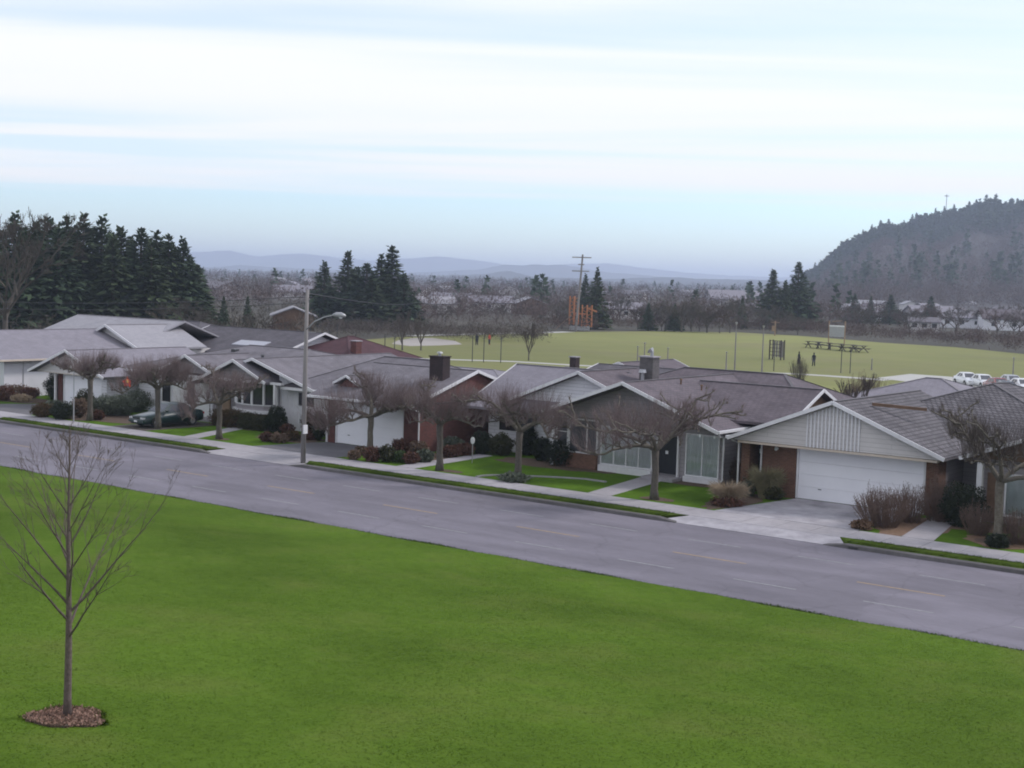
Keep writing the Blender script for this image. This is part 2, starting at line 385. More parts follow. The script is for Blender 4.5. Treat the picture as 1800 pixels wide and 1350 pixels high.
mat('curtain_green', (0.70, 0.75, 0.75), (0.60, 0.65, 0.65), 2.0, 0.9)
mat('bark_grey', (0.135, 0.118, 0.105), (0.075, 0.066, 0.058), 12, 0.95, bump=0.8, bscale=25)
mat('bark_moss', (0.085, 0.072, 0.055), (0.19, 0.17, 0.145), 10, 0.95, bump=0.8, bscale=25, big=0.2)
mat('twig_purple', (0.20, 0.150, 0.148), (0.145, 0.108, 0.108), 3, 0.9)
mat('twig_brown', (0.100, 0.080, 0.070), (0.070, 0.056, 0.050), 3, 0.9)
mat('sapling_bark', (0.155, 0.118, 0.108), (0.085, 0.066, 0.061), 16, 0.9, bump=0.4)
mat('wood_far', (0.112, 0.076, 0.068), (0.072, 0.050, 0.046), 0.15, 0.95)
mat('wood_far_b', (0.070, 0.060, 0.050), (0.095, 0.080, 0.066), 0.15, 0.95)
mat('fir', (0.062, 0.092, 0.050), (0.032, 0.050, 0.030), 0.7, 0.85, spec=0.15)
mat('fir_b', (0.072, 0.094, 0.046), (0.034, 0.050, 0.029), 0.7, 0.85, spec=0.15)
mat('ever_dark', (0.026, 0.034, 0.018), (0.012, 0.018, 0.011), 9, 0.7)
mat('ever_olive', (0.058, 0.054, 0.024), (0.034, 0.038, 0.018), 6, 0.7)
mat('ever_rust', (0.105, 0.055, 0.028), (0.045, 0.040, 0.018), 3, 0.75)
mat('ever_grey', (0.13, 0.145, 0.115), (0.055, 0.07, 0.045), 5, 0.7)
mat('ever_green', (0.060, 0.092, 0.026), (0.030, 0.050, 0.016), 6, 0.7)
mat('rust_shrub', (0.135, 0.062, 0.045), (0.070, 0.036, 0.028), 5, 0.85)
mat('tan_shrub', (0.20, 0.135, 0.10), (0.12, 0.082, 0.060), 5, 0.9)
mat('dry_grass', (0.46, 0.36, 0.26), (0.28, 0.21, 0.145), 7, 0.9)
mat('reed_grass', (0.30, 0.26, 0.16), (0.17, 0.16, 0.088), 6, 0.9)
mat('cut_stem', (0.18, 0.122, 0.102), (0.11, 0.076, 0.064), 6, 0.9)
mat('red_cloth', (0.55, 0.06, 0.03), (0.42, 0.03, 0.02), 6, 0.7)
mat('yellow_cloth', (0.75, 0.45, 0.12), None, 6, 0.7)
mat('orange_paint', (0.48, 0.19, 0.085), (0.36, 0.15, 0.07), 1, 0.7)
mat('car_green', (0.010, 0.030, 0.030), (0.008, 0.024, 0.025), 1, 0.3, spec=0.5, coat=0.3)
mat('car_white', (0.75, 0.75, 0.77), (0.70, 0.70, 0.72), 1, 0.25, spec=0.5, coat=0.5)
mat('car_black', (0.014, 0.014, 0.017), (0.012, 0.012, 0.014), 1, 0.2, spec=0.6, coat=0.6)
mat('car_red', (0.22, 0.03, 0.03), (0.19, 0.025, 0.025), 1, 0.25, spec=0.5, coat=0.5)
mat('car_silver', (0.45, 0.46, 0.48), (0.42, 0.43, 0.45), 1, 0.3, metal=0.4, coat=0.5)
mat('rubber', (0.02, 0.02, 0.021), (0.03, 0.03, 0.03), 10, 0.8)
mat('rim', (0.40, 0.40, 0.42), (0.33, 0.33, 0.35), 8, 0.35, metal=0.6)
mat('plastic_dark', (0.03, 0.03, 0.032), (0.02, 0.02, 0.022), 6, 0.6)
mat('lamp_glass', (0.6, 0.6, 0.62), (0.5, 0.5, 0.52), 6, 0.1, spec=0.6)
mat('orange_lens', (0.6, 0.2, 0.04), None, 6, 0.2)
mat('tail_red', (0.35, 0.02, 0.02), None, 6, 0.2)
mat('skin', (0.45, 0.28, 0.21), None, 6, 0.6)
mat('cloth_dark', (0.03, 0.03, 0.045), (0.02, 0.02, 0.03), 6, 0.9)
mat('cloth_red', (0.42, 0.07, 0.05), None, 6, 0.9)
mat('hair', (0.03, 0.022, 0.018), None, 6, 0.7)
mat('hill_soil', (0.062, 0.052, 0.050), (0.048, 0.042, 0.040), 0.02, 0.95)
mat('far_hill', (0.045, 0.05, 0.06), (0.065, 0.066, 0.07), 0.002, 0.95, detail=10)
# see-through window glass
m, nt, b, out = new_mat('clear_glass')
tr = nt.nodes.new('ShaderNodeBsdfTransparent'); gl = nt.nodes.new('ShaderNodeBsdfGlossy'); gl.inputs['Roughness'].default_value = 0.03
fr = nt.nodes.new('ShaderNodeFresnel'); fr.inputs['IOR'].default_value = 1.6; ms = nt.nodes.new('ShaderNodeMixShader')
tr.inputs[0].default_value = (0.98, 0.985, 0.985, 1)
nt.links.new(fr.outputs[0], ms.inputs[0]); nt.links.new(tr.outputs[0], ms.inputs[1]); nt.links.new(gl.outputs[0], ms.inputs[2]); nt.links.new(ms.outputs[0], out.inputs[0])
nt.nodes.remove(b)

# ------------------------------------------------------------------ the setting: land, road, pavements, lawns
def sheet(name, pts, z, m, parent=None, t=0.02):
    return MB().poly(pts, z - t, z).build(name, m, parent)
def rect(x0, x1, y0, y1): return [(x0, y0), (x1, y0), (x1, y1), (x0, y1)]

struct(sheet('ground', rect(-13000, 4000, -3000, 13000), -0.10, 'terrain'))
road = struct(sheet('road', rect(-400, 120, 38.6, 50.05), 0.0, 'asphalt', t=0.05))
# worn lane lines: yellow in the middle, white on both sides
for k in range(22):
    x0 = -18.1 - 7.25 * (k - 2)
    MB().poly(rect(x0, x0 + 3.05, 44.46, 44.57), 0.001, 0.005).build('lane_dash', 'yellow_paint_line', road)
for yy, ph in ((47.2, -16.9), (41.9, -16.8)):
    for k in range(32):
        x0 = ph - 4.65 * (k - 3)
        MB().poly(rect(x0, x0 + 2.3, yy - 0.05, yy + 0.05), 0.001, 0.005).build('lane_dash', 'white_paint_line', road)

# curb with a lowered lip where the drives cross it
DRIVES = [(-88.2, -79.0), (-57.6, -51.4), (-28.4, -21.8)]
spans = [(-140, -88.2), (-79.0, -57.6), (-51.4, -28.4), (-21.8, 20)]
for a, b_ in spans:
    cb = MB()
    prof = [(50.00, -0.03), (50.04, 0.12), (50.08, 0.145), (50.30, 0.15), (50.30, -0.03)]
    xs = [a, a + 0.9, b_ - 0.9, b_]; hs = [0.18, 1, 1, 0.18]
    o = 0
    for x, h in zip(xs, hs): cb.v += [(x, y, (z * h if z > 0 else z)) for y, z in prof]
    n = len(prof)
    for i in range(3):
        for j in range(n):
            q = (j + 1) % n; cb.f.append((i*n+j, i*n+q, (i+1)*n+q, (i+1)*n+j))
    cb.f.append(tuple(range(n))[::-1]); cb.f.append(tuple(3*n + i for i in range(n)))
    struct(cb.build('curb', 'curb'))
    struct(sheet('verge_soil', rect(a - 0.5, b_ + 0.5, 50.29, 51.42), 0.012, 'mulch', t=0.06))
    # grass strip between curb and pavement
    g = MB(); rows = [a + 0.14] + list(np.arange(a + 0.7, b_ - 0.7, 0.5)) + [b_ - 0.14]; last = len(rows) - 1
    for i, x in enumerate(rows):
        e0 = 50.305 + 0.03 * R.random(); e1 = 51.40 - 0.03 * R.random()
        xf = x + (0.85 if i == 0 else -0.85 if i == last else 0.0)
        if i in (1, last - 1): xf = x + (0.55 if i == 1 else -0.55)
        g.v += [(xf, e0, 0.13), ((x+xf)/2, (e0+e1)/2, 0.165 if i in (0, last) else 0.19 + 0.02*R.random()), (x, e1, 0.155)]
    for i in range(last):
        g.f += [(3*i, 3*i+3, 3*i+4, 3*i+1), (3*i+1, 3*i+4, 3*i+5, 3*i+2)]
    for q in (0, last):
        k = len(g.v); g.v += [(v[0], v[1], -0.05) for v in g.v[3*q:3*q+3]]
        g.f += [(3*q, 3*q+1, k+1, k), (3*q+1, 3*q+2, k+2, k+1)]
    struct(g.build('grass_verge', 'verge_grass', smooth=True))
sidewalk = struct(sheet('sidewalk', rect(-140, 20, 51.36, 53.34), 0.135, 'curb', t=0.1))
x = -128.0
slabmesh = None
while x < 12:
    s_ = MB().box(x + 0.012, x + 1.508, 51.40, 53.30, 0.10, 0.15 + 0.006 * R.random()).build('slab', 'concrete', sidewalk)
    x += 1.52
for (a, b_), m_ in zip(DRIVES, ('concrete', 'concrete', 'stained_concrete')):
    ap = MB()
    ap.add([(a - 0.95, 50.06, 0.02), (b_ + 0.95, 50.06, 0.02), (b_ + 0.1, 51.38, 0.148), (a - 0.1, 51.38, 0.148), (a - 0.95, 50.06, -0.06), (b_ + 0.95, 50.06, -0.06), (b_ + 0.1, 51.38, -0.06), (a - 0.1, 51.38, -0.06)],
           [(0,1,2,3), (7,6,5,4), (0,4,5,1), (1,5,6,2), (3,2,6,7), (0,3,7,4)])
    struct(ap.build('driveway_apron', m_))
struct(sheet('front_yard', rect(-140, 20, 53.30, 63), 0.14, 'yard_grass', t=0.3))
struct(sheet('back_yard', rect(-160, 20, 63.0, 112), 0.0, 'terrain', t=0.06))
struct(MB().poly([(-28.35, 53.32), (-21.75, 53.32), (-21.25, 59.3), (-27.25, 59.3)], 0.1, 0.158).build('driveway', 'stained_concrete'))
struct(MB().poly([(-57.7, 53.32), (-51.3, 53.32), (-50.5, 58.0), (-56.4, 58.0)], 0.1, 0.158).build('driveway', 'drive_asphalt'))
struct(MB().poly([(-88.2, 53.32), (-79.0, 53.32), (-79.3, 59.0), (-84.2, 59.0)], 0.1, 0.158).build('driveway', 'drive_asphalt'))
struct(MB().poly([(-70.6, 53.32), (-67.3, 53.32), (-66.9, 59.2), (-70.6, 59.2)], 0.1, 0.154).build('driveway', 'dark_drive'))
for pts in ([(-35.0, 53.32), (-33.75, 53.32), (-34.6, 59.7), (-36.0, 59.7)], [(-46.9, 53.32), (-45.7, 53.32), (-46.1, 60.5), (-47.1, 60.5)],
            [(-63.6, 53.32), (-62.4, 53.32), (-64.6, 59.3), (-65.7, 59.3)], [(-19.9, 53.32), (-18.6, 53.32), (-19.6, 59.2), (-20.7, 59.2)]):
    struct(MB().poly(pts, 0.1, 0.16).build('front_path', 'concrete'))
def blob(cx, cy, rx, ry, z, m, name='planting_bed', n=22, jit=0.14):
    p = []
    for i in range(n):
        t = 2*math.pi*i/n; k = 1 + jit*(R.random()*2-1)
        p.append((cx + rx*k*math.cos(t), cy + ry*k*math.sin(t)))
    return struct(MB().poly(p, z - 0.05, z).build(name, m))
for cx, cy, rx, ry, m_ in ((-20.3, 55.6, 1.3, 2.3, 'straw'), (-18.9, 57.9, 2.2, 1.2, 'straw'), (-16.4, 55.2, 1.6, 1.4, 'straw'), (-28.9, 56.4, 0.9, 2.8, 'mulch'), (-33.2, 60.0, 2.6, 0.9, 'mulch'),
                        (-41.5, 60.3, 4.0, 1.5, 'mulch'), (-49.4, 57.0, 2.7, 2.2, 'mulch'), (-59.0, 57.5, 2.4, 1.5, 'mulch'), (-64.8, 59.4, 2.2, 1.0, 'mulch'),
                        (-75.2, 56.2, 4.6, 2.2, 'mulch'), (-87.8, 58.8, 2.4, 1.6, 'mulch'), (-31.8, 54.2, 0.9, 0.5, 'mulch'), (-43.9, 54.0, 0.9, 0.4, 'mulch'), (-16.8, 55.0, 0.8, 0.6, 'mulch'),
                        (-67.6, 54.7, 0.5, 0.4, 'mulch'), (-61.3, 54.2, 0.6, 0.4, 'mulch')):
    blob(cx, cy, rx, ry, 0.150 + 0.004 * (R.random() - 0.5), m_)
# pale curved edging across the middle lawn
arc = [ground_at(px, py, 0.17) for px, py in ((838, 838), (850, 836), (868, 835), (900, 836), (940, 837), (985, 839), (1030, 842), (1065, 847))]
e_ = MB()
for a, b_ in zip(arc[:-1], arc[1:]): e_.bar(a, b_, 0.16, 0.06)
tag(e_.build('lawn_edging', 'concrete'), 'thin pale curved concrete edging crossing the middle front lawn', 'edging')

# front lawn on the camera's side, rising towards the building the picture is taken from
def lawn_z(x, y):
    t = 39.0 - y
    base = 0.06 + 0.085 * t * min(1.0, max(0.12, t / 6.0)) if t > 0 else 0.06 + t * 0.3
    k = min(1.0, max(0.0, t / 5.0))
    return base + k*(0.05*math.sin(x*0.31 + 1.2)*math.sin(y*0.27) + 0.02*math.sin(x*0.9 + y*0.5))
LX = np.concatenate([np.arange(-150, -60, 3.0), np.arange(-60, 12, 0.5), np.arange(12, 40, 3.0)]); LY = np.concatenate([np.arange(-30, 6, 2.0), np.arange(6, 38.6, 0.5), np.array([38.7, 38.85, 39.0, 39.12])])
V = []
for j, y in enumerate(LY):
    for i, x in enumerate(LX):
        yy = y
        if y > 38.9: yy = y + 0.10*math.sin(x*0.8) * 0.6 + 0.12*(R.random()-0.5)
        V.append((x, yy, lawn_z(x, min(y, 39.0)) - (0.08 if y > 39.05 else 0)))
nx = len(LX)
Fq = [(j*nx+i, j*nx+i+1, (j+1)*nx+i+1, (j+1)*nx+i) for j in range(len(LY)-1) for i in range(nx-1)]
lawn = struct(np_mesh('lawn', V, Fq, 'lawn', smooth=True))

def lawn_z_np(x, y):
    t = 39.0 - y
    base = np.where(t > 0, 0.06 + 0.085*t*np.clip(t/6.0, 0.12, 1), 0.06 + t*0.3)
    return base + np.clip(t/5.0, 0, 1)*(0.05*np.sin(x*0.31+1.2)*np.sin(y*0.27) + 0.02*np.sin(x*0.9+y*0.5))
def grass_blades(n, hmin, hmax, width, inside, z_of, tries=None):
    x, y = inside(n); z = z_of(x, y)
    h = rng.uniform(hmin, hmax, len(x)); a = rng.uniform(0, 2*math.pi, len(x)); lean = rng.uniform(0.2, 1.1, len(x))*h; la = rng.uniform(0, 2*math.pi, len(x))
    wx, wy = np.cos(a)*width, np.sin(a)*width
    V = np.stack([np.stack([x-wx, y-wy, z-0.005], 1), np.stack([x+wx, y+wy, z-0.005], 1), np.stack([x+np.cos(la)*lean, y+np.sin(la)*lean, z+h], 1)], axis=1).reshape(-1, 3)
    return V, np.arange(len(x)*3).reshape(-1, 3)
def in_view(n):
    """spots over the visible part of the lawn, thicker close by"""
    u = rng.uniform(-0.42, 0.42, n); d = 17 + (62-17)*rng.power(1.25, n)
    x = d*(fw0.x + u*rt0.x); y = d*(fw0.y + u*rt0.y)
    k = (y < 39.05) & (y > 2)
    return x[k], y[k]
def patchy(n):
    x, y = in_view(n)
    v = np.sin(x*1.9+np.sin(y*1.3)*2)+np.sin(y*2.3+np.sin(x*0.9)*2)+np.sin((x+y)*0.7)
    k = rng.uniform(-0.4, 2.8, len(x)) < v
    return x[k], y[k]
V1, F1 = grass_blades(480000, 0.008, 0.022, 0.010, in_view, lawn_z_np)
V2, F2 = grass_blades(36000, 0.015, 0.035, 0.010, patchy, lawn_z_np)
V, Fq = join_np([(V1, F1), (V2, F2)])
stuff(np_mesh('grass', V, Fq, 'blade'), 'short mown green grass of the wide foreground lawn', 'grass')
def edge_spots(n):
    x = rng.uniform(-75, 0, n); return x, 39.06 + 0.10*rng.normal(size=n) + 0.10*np.sin(x*1.3)*np.sin(x*0.37+1)
V, Fq = grass_blades(30000, 0.02, 0.07, 0.012, edge_spots, lambda x, y: np.full(len(x), 0.01))
stuff(np_mesh('grass', V, Fq, 'blade'), 'ragged grass fringe along the near edge of the road', 'grass')
def verge_spots(n):
    x = rng.uniform(-95, -5, n); y = rng.uniform(50.32, 51.38, n)
    k = np.zeros(n, bool)
    for a, b_ in spans: k |= (x > a+0.8) & (x < b_-0.8)
    return x[k], y[k]
V, Fq = grass_blades(60000, 0.03, 0.08, 0.012, verge_spots, lambda x, y: np.full(len(x), 0.16))
stuff(np_mesh('grass', V, Fq, 'blade'), 'grass growing on the strips between curb and pavement', 'grass')

# ------------------------------------------------------------------ houses
def gable(parent, axis, c, half, e0, e1, ze, zr, m, fascia='trim_white', fends=(0,), t=0.14, fh=0.17, asym=None):
    """two-slope roof; ridge along axis at coordinate c, eaves at c-half and c+half; white boards on the chosen ends"""
    h0, h1 = (half, half) if asym is None else asym
    z0 = zr - (zr - ze) * h0 / half; z1 = zr - (zr - ze) * h1 / half
    def P(u, w, z): return (u, w, z) if axis == 'Y' else (w, u, z)
    rf = MB()
    q1 = [P(c - h0, e0, z0), P(c, e0, zr), P(c, e1, zr), P(c - h0, e1, z0)]
    q2 = [P(c, e0, zr), P(c + h1, e0, z1), P(c + h1, e1, z1), P(c, e1, zr)]
    if axis == 'Y': q1, q2 = q1[::-1], q2[::-1]
    rf.slab(q1, t); rf.slab(q2, t)
    ro = rf.build('roof', m, parent)
    # ridge cap
    MB().bar(P(c, e0, zr + 0.005), P(c, e1, zr + 0.005), 0.2, 0.025).build('ridge_cap', m + '_cap', ro)
    for k in fends:
        e = (e0 - 0.03) if k == 0 else (e1 + 0.03)
        for s, hh, zz in ((-1, h0, z0), (1, h1, z1)):
            MB().bar(P(c + s*hh*1.01, e, zz - fh*0.36), P(c, e, zr - fh*0.30), 0.05, fh).build('fascia', fascia, ro)
    return ro
def eave_gutter(ro, p0, p1, m='trim_white'):
    return MB().bar(p0, p1, 0.12, 0.13).build('gutter', m, ro)
def hip(parent, x0, x1, y0, y1, ze, r0, r1, zr, m, t=0.14):
    """hipped roof over a rectangle, ridge from r0 to r1 in plan"""
    A, B, C_, D = (x0, y0, ze), (x1, y0, ze), (x1, y1, ze), (x0, y1, ze)
    P0, P1 = (r0[0], r0[1], zr), (r1[0], r1[1], zr)
    rf = MB()
    along_x = abs(r1[0]-r0[0]) >= abs(r1[1]-r0[1])
    if along_x: faces = [[A, B, P1, P0], [B, C_, P1], [C_, D, P0, P1], [D, A, P0]]
    else: faces = [[A, B, P0], [B, C_, P1, P0], [C_, D, P1], [D, A, P0, P1]]
    vs = [A, B, C_, D, P0, P1]; idx = {v: i for i, v in enumerate(vs)}
    if P0 == P1: idx[P0] = 4
    rf.v = list(vs) + [(x, y, z - t) for x, y, z in (A, B, C_, D)]
    for f in faces:
        ff = []
        for v in f:
            i = idx[v]
            if i not in ff: ff.append(i)
        rf.f.append(tuple(ff))
    for i in range(4):
        j = (i+1) % 4; rf.f.append((i, 6+i, 6+j, j))
    rf.f.append((9, 8, 7, 6))
    ro = rf.build('roof', m, parent)
    hp = MB()
    up = (0, 0, 0.01)
    ends = [(A, P0), (B, P1 if along_x else P0), (C_, P1), (D, P0 if along_x else P1)]
    for a, b in ends: hp.bar(Vector(a)+Vector(up), Vector(b)+Vector(up), 0.18, 0.022)
    if P0 != P1: hp.bar(Vector(P0)+Vector(up), Vector(P1)+Vector(up), 0.2, 0.045)
    hp.build('ridge_cap', m + '_cap', ro)
    fb = MB()
    for a, b in ((A, B), (B, C_)):
        d = 0.03
        off = Vector((0, -d, -0.09)) if a is A else Vector((d, 0, -0.09))
        fb.bar(Vector(a)+off, Vector(b)+off, 0.05, 0.17)
    fb.build('fascia', 'trim_white', ro)
    return ro
def tri_wall(parent, axis, c, half, e, zb, zt, m, thick=0.15, name='gable_wall', base=None):
    """gable-end wall: a triangle (on a low strip when base is given) facing -Y or +X"""
    h = half
    zb2 = zb if base is None else base
    out = [(c-h, zb2), (c+h, zb2), (c+h, zb), (c, zt), (c-h, zb)] if base is not None else [(c-h, zb), (c+h, zb), (c, zt)]
    n = len(out); b = MB()
    if axis == 'Y':
        b.v = [(u, e, z) for u, z in out] + [(u, e+thick, z) for u, z in out]
        b.f = [tuple(range(n)), tuple(range(n, 2*n))[::-1]] + [(i, n+i, n+(i+1) % n, (i+1) % n) for i in range(n)]
    else:
        b.v = [(e, u, z) for u, z in out] + [(e-thick, u, z) for u, z in out]
        b.f = [tuple(range(n)), tuple(range(n, 2*n))[::-1]] + [(i, n+i, n+(i+1) % n, (i+1) % n) for i in range(n)]
    return b.build(name, m, parent)
def window(parent, axis, u0, u1, z0, z1, e, cols=1, rows=1, fm='trim_white', pane='window_dark', fw=0.07, name='window', weights=None):
    """frame standing proud of the wall plane e (axis Y: wall faces -Y, axis X: wall faces +X); each pane a mesh of its own"""
    def B(mb, a0, a1, d0, d1, b0, b1):
        if axis == 'Y': mb.box(a0, a1, e - d1, e - d0, b0, b1)
        else: mb.box(e + d0, e + d1, a0, a1, b0, b1)
    fr = MB()
    B(fr, u0-fw, u0, 0.0, 0.06, z0-fw, z1+fw); B(fr, u1, u1+fw, 0.0, 0.06, z0-fw, z1+fw)
    B(fr, u0, u1, 0.0, 0.06, z1, z1+fw); B(fr, u0, u1, 0.0, 0.075, z0-fw, z0)
    wts = weights or [1]*cols; tot = sum(wts); us = [u0]
    for w in wts: us.append(us[-1] + (u1-u0)*w/tot)
    for i in range(1, len(us)-1): B(fr, us[i]-0.03, us[i]+0.03, 0.0, 0.055, z0, z1)
    for k in range(1, rows):
        zz = z0 + (z1-z0)*k/rows
        for i in range(len(us)-1): B(fr, us[i]+0.03, us[i+1]-0.03, 0.0, 0.045, zz-0.02, zz+0.02)
    o = fr.build(name, fm, parent)
    curt = pane.startswith('curtain')
    for i in range(len(us)-1):
        a, b = us[i]+(0.03 if i else 0.0), us[i+1]-(0.03 if i < len(us)-2 else 0.0)
        for k in range(rows):
            b0 = z0 + (z1-z0)*k/rows + (0.02 if k else 0); b1 = z0 + (z1-z0)*(k+1)/rows - (0.02 if k < rows-1 else 0)
            if curt:
                cm = MB(); nf = max(4, int((b-a)/0.055)); o0 = 0
                for q in range(nf+1):
                    uu = a + (b-a)*q/nf; dd = 0.012 + 0.012*math.sin(q*1.7) * (1 if q % 2 else 0.6)
                    for zz in (b0, b1): cm.v.append((uu, e-dd, zz) if axis == 'Y' else (e+dd, uu, zz))
                for q in range(nf): cm.f.append((2*q, 2*q+2, 2*q+3, 2*q+1))
                cm.build('curtain', pane, o)
            pm = MB()
            if curt: B(pm, a, b, 0.032, 0.036, b0, b1)
            else: B(pm, a, b, 0.004, 0.02, b0, b1)
            pm.build('pane', 'clear_glass' if curt else pane, o)
    return o
def garage_door(parent, u0, u1, z0, z1, e, n=4):
    o = MB()
    for a, b in ((u0-0.1, u0), (u1, u1+0.1)): o.box(a, b, e-0.05, e+0.1, z0, z1+0.1)
    o.box(u0, u1, e-0.05, e+0.1, z1, z1+0.1)
    o = o.build('garage_door', 'trim_white', parent)
    h = (z1-z0)/n
    for k in range(n):
        MB().box(u0+0.005, u1-0.005, e + 0.012*(k % 2) , e+0.06, z0+k*h+0.006, z0+(k+1)*h-0.002).build('panel', 'door_white', o)
    MB().bar((u0+(u1-u0)*0.17, e-0.02, z0+0.52), (u0+(u1-u0)*0.17+0.16, e-0.02, z0+0.52), 0.03, 0.03).build('handle', 'dark_metal', o)
    return o
def downspout(parent, pts, m='trim_white'):
    return MB().tube(pts, 0.045, 6).build('downspout', m, parent)
def roof_vent(parent, x, y, z, s=0.16, m='metal_grey'):
    return MB().tube([(x, y, z-0.15), (x, y, z+0.22), (x, y, z+0.225), (x, y, z+0.3)], [s*0.45, s*0.45, s, s*0.5], 8).build('roof_vent', m, parent)

# --- house with the wide garage gable, right foreground
h = thing('garage_house', 'grey shake-roofed house with wide double garage under a cream gable', 'house', (-25, 62, 0))
MB().box(-30.05, -20.7, 60.2, 66.5, 0.0, 2.74).build('wall', 'siding_grey', h)
MB().box(-29.05, -27.32, 59.2, 60.19, 0.1, 2.66).build('brick_wall', 'brick_brown', h)
MB().box(-30.12, -29.68, 59.1, 60.19, 0.1, 2.66).build('brick_pier', 'brick_brown', h)
MB().box(-21.15, -20.6, 59.2, 60.19, 0.1, 2.66).build('brick_wall', 'brick_brown', h)
d_ = MB().box(-29.67, -29.06, 60.05, 60.19, 0.2, 2.5).build('front_door', 'dark_door', h)
MB().box(-29.12, -29.06, 59.12, 59.19, 0.1, 2.66).build('door_post', 'trim_white', h)
MB().box(-29.55, -29.43, 59.9, 60.04, 2.0, 2.22).build('porch_light', 'lens', h)
garage_door(h, -27.2, -21.25, 0.18, 2.5, 59.27)
MB().tube([(-28.3, 59.19, 2.42), (-28.3, 59.10, 2.42), (-28.3, 59.02, 2.36)], [0.06, 0.1, 0.06], 8).build('wall_light', 'lens', h)
MB().box(-30.1, -20.35, 58.72, 60.2, 2.661, 2.72).build('soffit', 'trim_cream', h)
tri_wall(h, 'Y', -25.2, 5.1, 58.5, 2.72, 4.79, 'siding_cream', 0.2)
MB().box(-30.0, -20.4, 58.44, 58.72, 2.60, 2.70).build('beam', 'trim_cream', h)
for k in range(15):
    x = -26.5 + 0.178*k; zt = 4.79 - abs(x + 25.2)*(4.79-2.72)/5.1 - 0.06
    MB().box(x-0.035, x+0.035, 58.44, 58.499, 2.72, zt).build('batten', 'trim_white', h)
ro = gable(h, 'Y', -25.2, 5.15, 58.15, 69, 2.86, 4.92, 'roof_shake')
eave_gutter(ro, (-30.42, 58.1, 2.84), (-30.42, 66, 2.84))
downspout(h, [(-30.38, 58.4, 2.8), (-30.36, 58.6, 2.66), (-30.22, 59.02, 2.5), (-30.22, 59.02, 0.3), (-30.25, 58.85, 0.2)])
MB().box(-28.0, -14.5, 62.8, 77, 0.0, 2.9).build('wall', 'siding_grey', h)
hip(h, -29.0, -13.6, 62.0, 77.6, 2.95, (-21.6, 69.4), (-21.2, 70.4), 5.5, 'roof_shake')
MB().bar((-24.4, 60.8, 4.72), (-22.35, 62.2, 4.55), 0.16, 0.14).build('roof_board', 'wood_brown', h)

# --- house at the right edge
h = thing('curtained_house', 'grey-roofed house at right edge with brown gable and curtained window', 'house', (-14, 62, 0))
MB().box(-19.0, -9, 59.6, 66, 0.0, 2.9).build('wall', 'siding_grey', h)
tri_wall(h, 'Y', -14, 5.28, 59.3, 2.9, 4.93, 'wood_brown', 0.25)
ro = gable(h, 'Y', -14, 5.5, 58.7, 70, 2.95, 5.05, 'roof_shake')
window(h, 'Y', -17.75, -15.2, 0.55, 2.25, 59.6, 3, 1, pane='curtain_green')
MB().box(-18.85, -18.62, 58.95, 59.18, 0.1, 2.75).build('porch_post', 'trim_white', h)
MB().box(-18.55, -18.0, 59.50, 59.59, 0.2, 2.3).build('front_door', 'wood_brown', h)

# --- white house with the glazed front, centre right
h = thing('glazed_front_house', 'white sided house with brown hipped roof, glazed front and grey chimney', 'house', (-38, 64, 0))
MB().box(-41.9, -31.75, 60.25, 70, 0.0, 2.85).build('wall', 'siding_grey', h)
MB().box(-41.95, -41.76, 60.12, 60.24, 0.1, 2.8).build('corner_board', 'siding_white', h)
tri_wall(h, 'Y', -36.7, 5.4, 60.0, 2.85, 4.86, 'siding_grey', 0.22)
ro = gable(h, 'Y', -36.7, 5.5, 58.7, 70.5, 2.95, 4.98, 'roof_brown')
eave_gutter(ro, (-31.14, 58.65, 2.93), (-31.14, 65.5, 2.93))
window(h, 'Y', -41.6, -40.95, 1.25, 2.72, 60.24, 1, 2, pane='window_mid')
window(h, 'Y', -40.78, -39.1, 1.0, 2.68, 60.24, 2, 1, pane='window_mid', weights=[2, 1.1])
MB().box(-41.7, -39.0, 60.05, 60.24, 0.1, 0.92).build('brick_wall', 'brick_brown', h)
window(h, 'Y', -38.75, -35.75, 0.55, 2.45, 60.24, 4, 1, pane='curtain', name='glazed_wall')
MB().box(-38.85, -35.65, 60.02, 60.24, 0.12, 0.47).build('base_board', 'trim_white', h)
d_ = MB().box(-35.32, -34.22, 60.14, 60.24, 0.42, 2.42).build('front_door', 'dark_door', h)
MB().box(-34.86, -34.72, 60.10, 60.139, 1.42, 1.58).build('door_plaque', 'trim_white', d_)
MB().box(-35.42, -35.33, 60.1, 60.24, 0.3, 2.5).build('door_frame', 'trim_white', h)
MB().box(-34.21, -34.12, 60.1, 60.24, 0.3, 2.5).build('door_frame', 'trim_white', h)
MB().box(-35.7, -33.9, 59.2, 60.2, 0.12, 0.30).build('door_step', 'concrete', h)
window(h, 'Y', -33.7, -31.95, 0.5, 2.5, 60.24, 2, 1, pane='curtain_green', name='glazed_wall')
MB().box(-33.8, -31.8, 60.05, 60.24, 0.1, 0.42).build('base_board', 'trim_white', h)
downspout(h, [(-31.2, 58.8, 2.85), (-31.2, 58.9, 2.7), (-31.62, 60.12, 2.55), (-31.62, 60.12, 0.42), (-31.62, 59.6, 0.2)])
for x_ in (-32.3, -31.5): MB().tube([(x_, 58.95, 2.74), (x_, 58.95, 2.60)], [0.05, 0.07], 8).build('eave_light', 'lens', h)
MB().box(-48.2, -36.5, 62.75, 69.5, 0.0, 2.8).build('wall', 'siding_white', h)
tri_wall(h, 'Y', -41.6, 5.32, 62.55, 2.85, 4.96, 'siding_white', 0.2)
gable(h, 'Y', -41.6, 5.4, 62.0, 68, 2.95, 5.08, 'roof_brown')
gable(h, 'X', 66.4, 5.1, -48.95, -41, 2.72, 4.92, 'roof_lilac', fends=(0,))
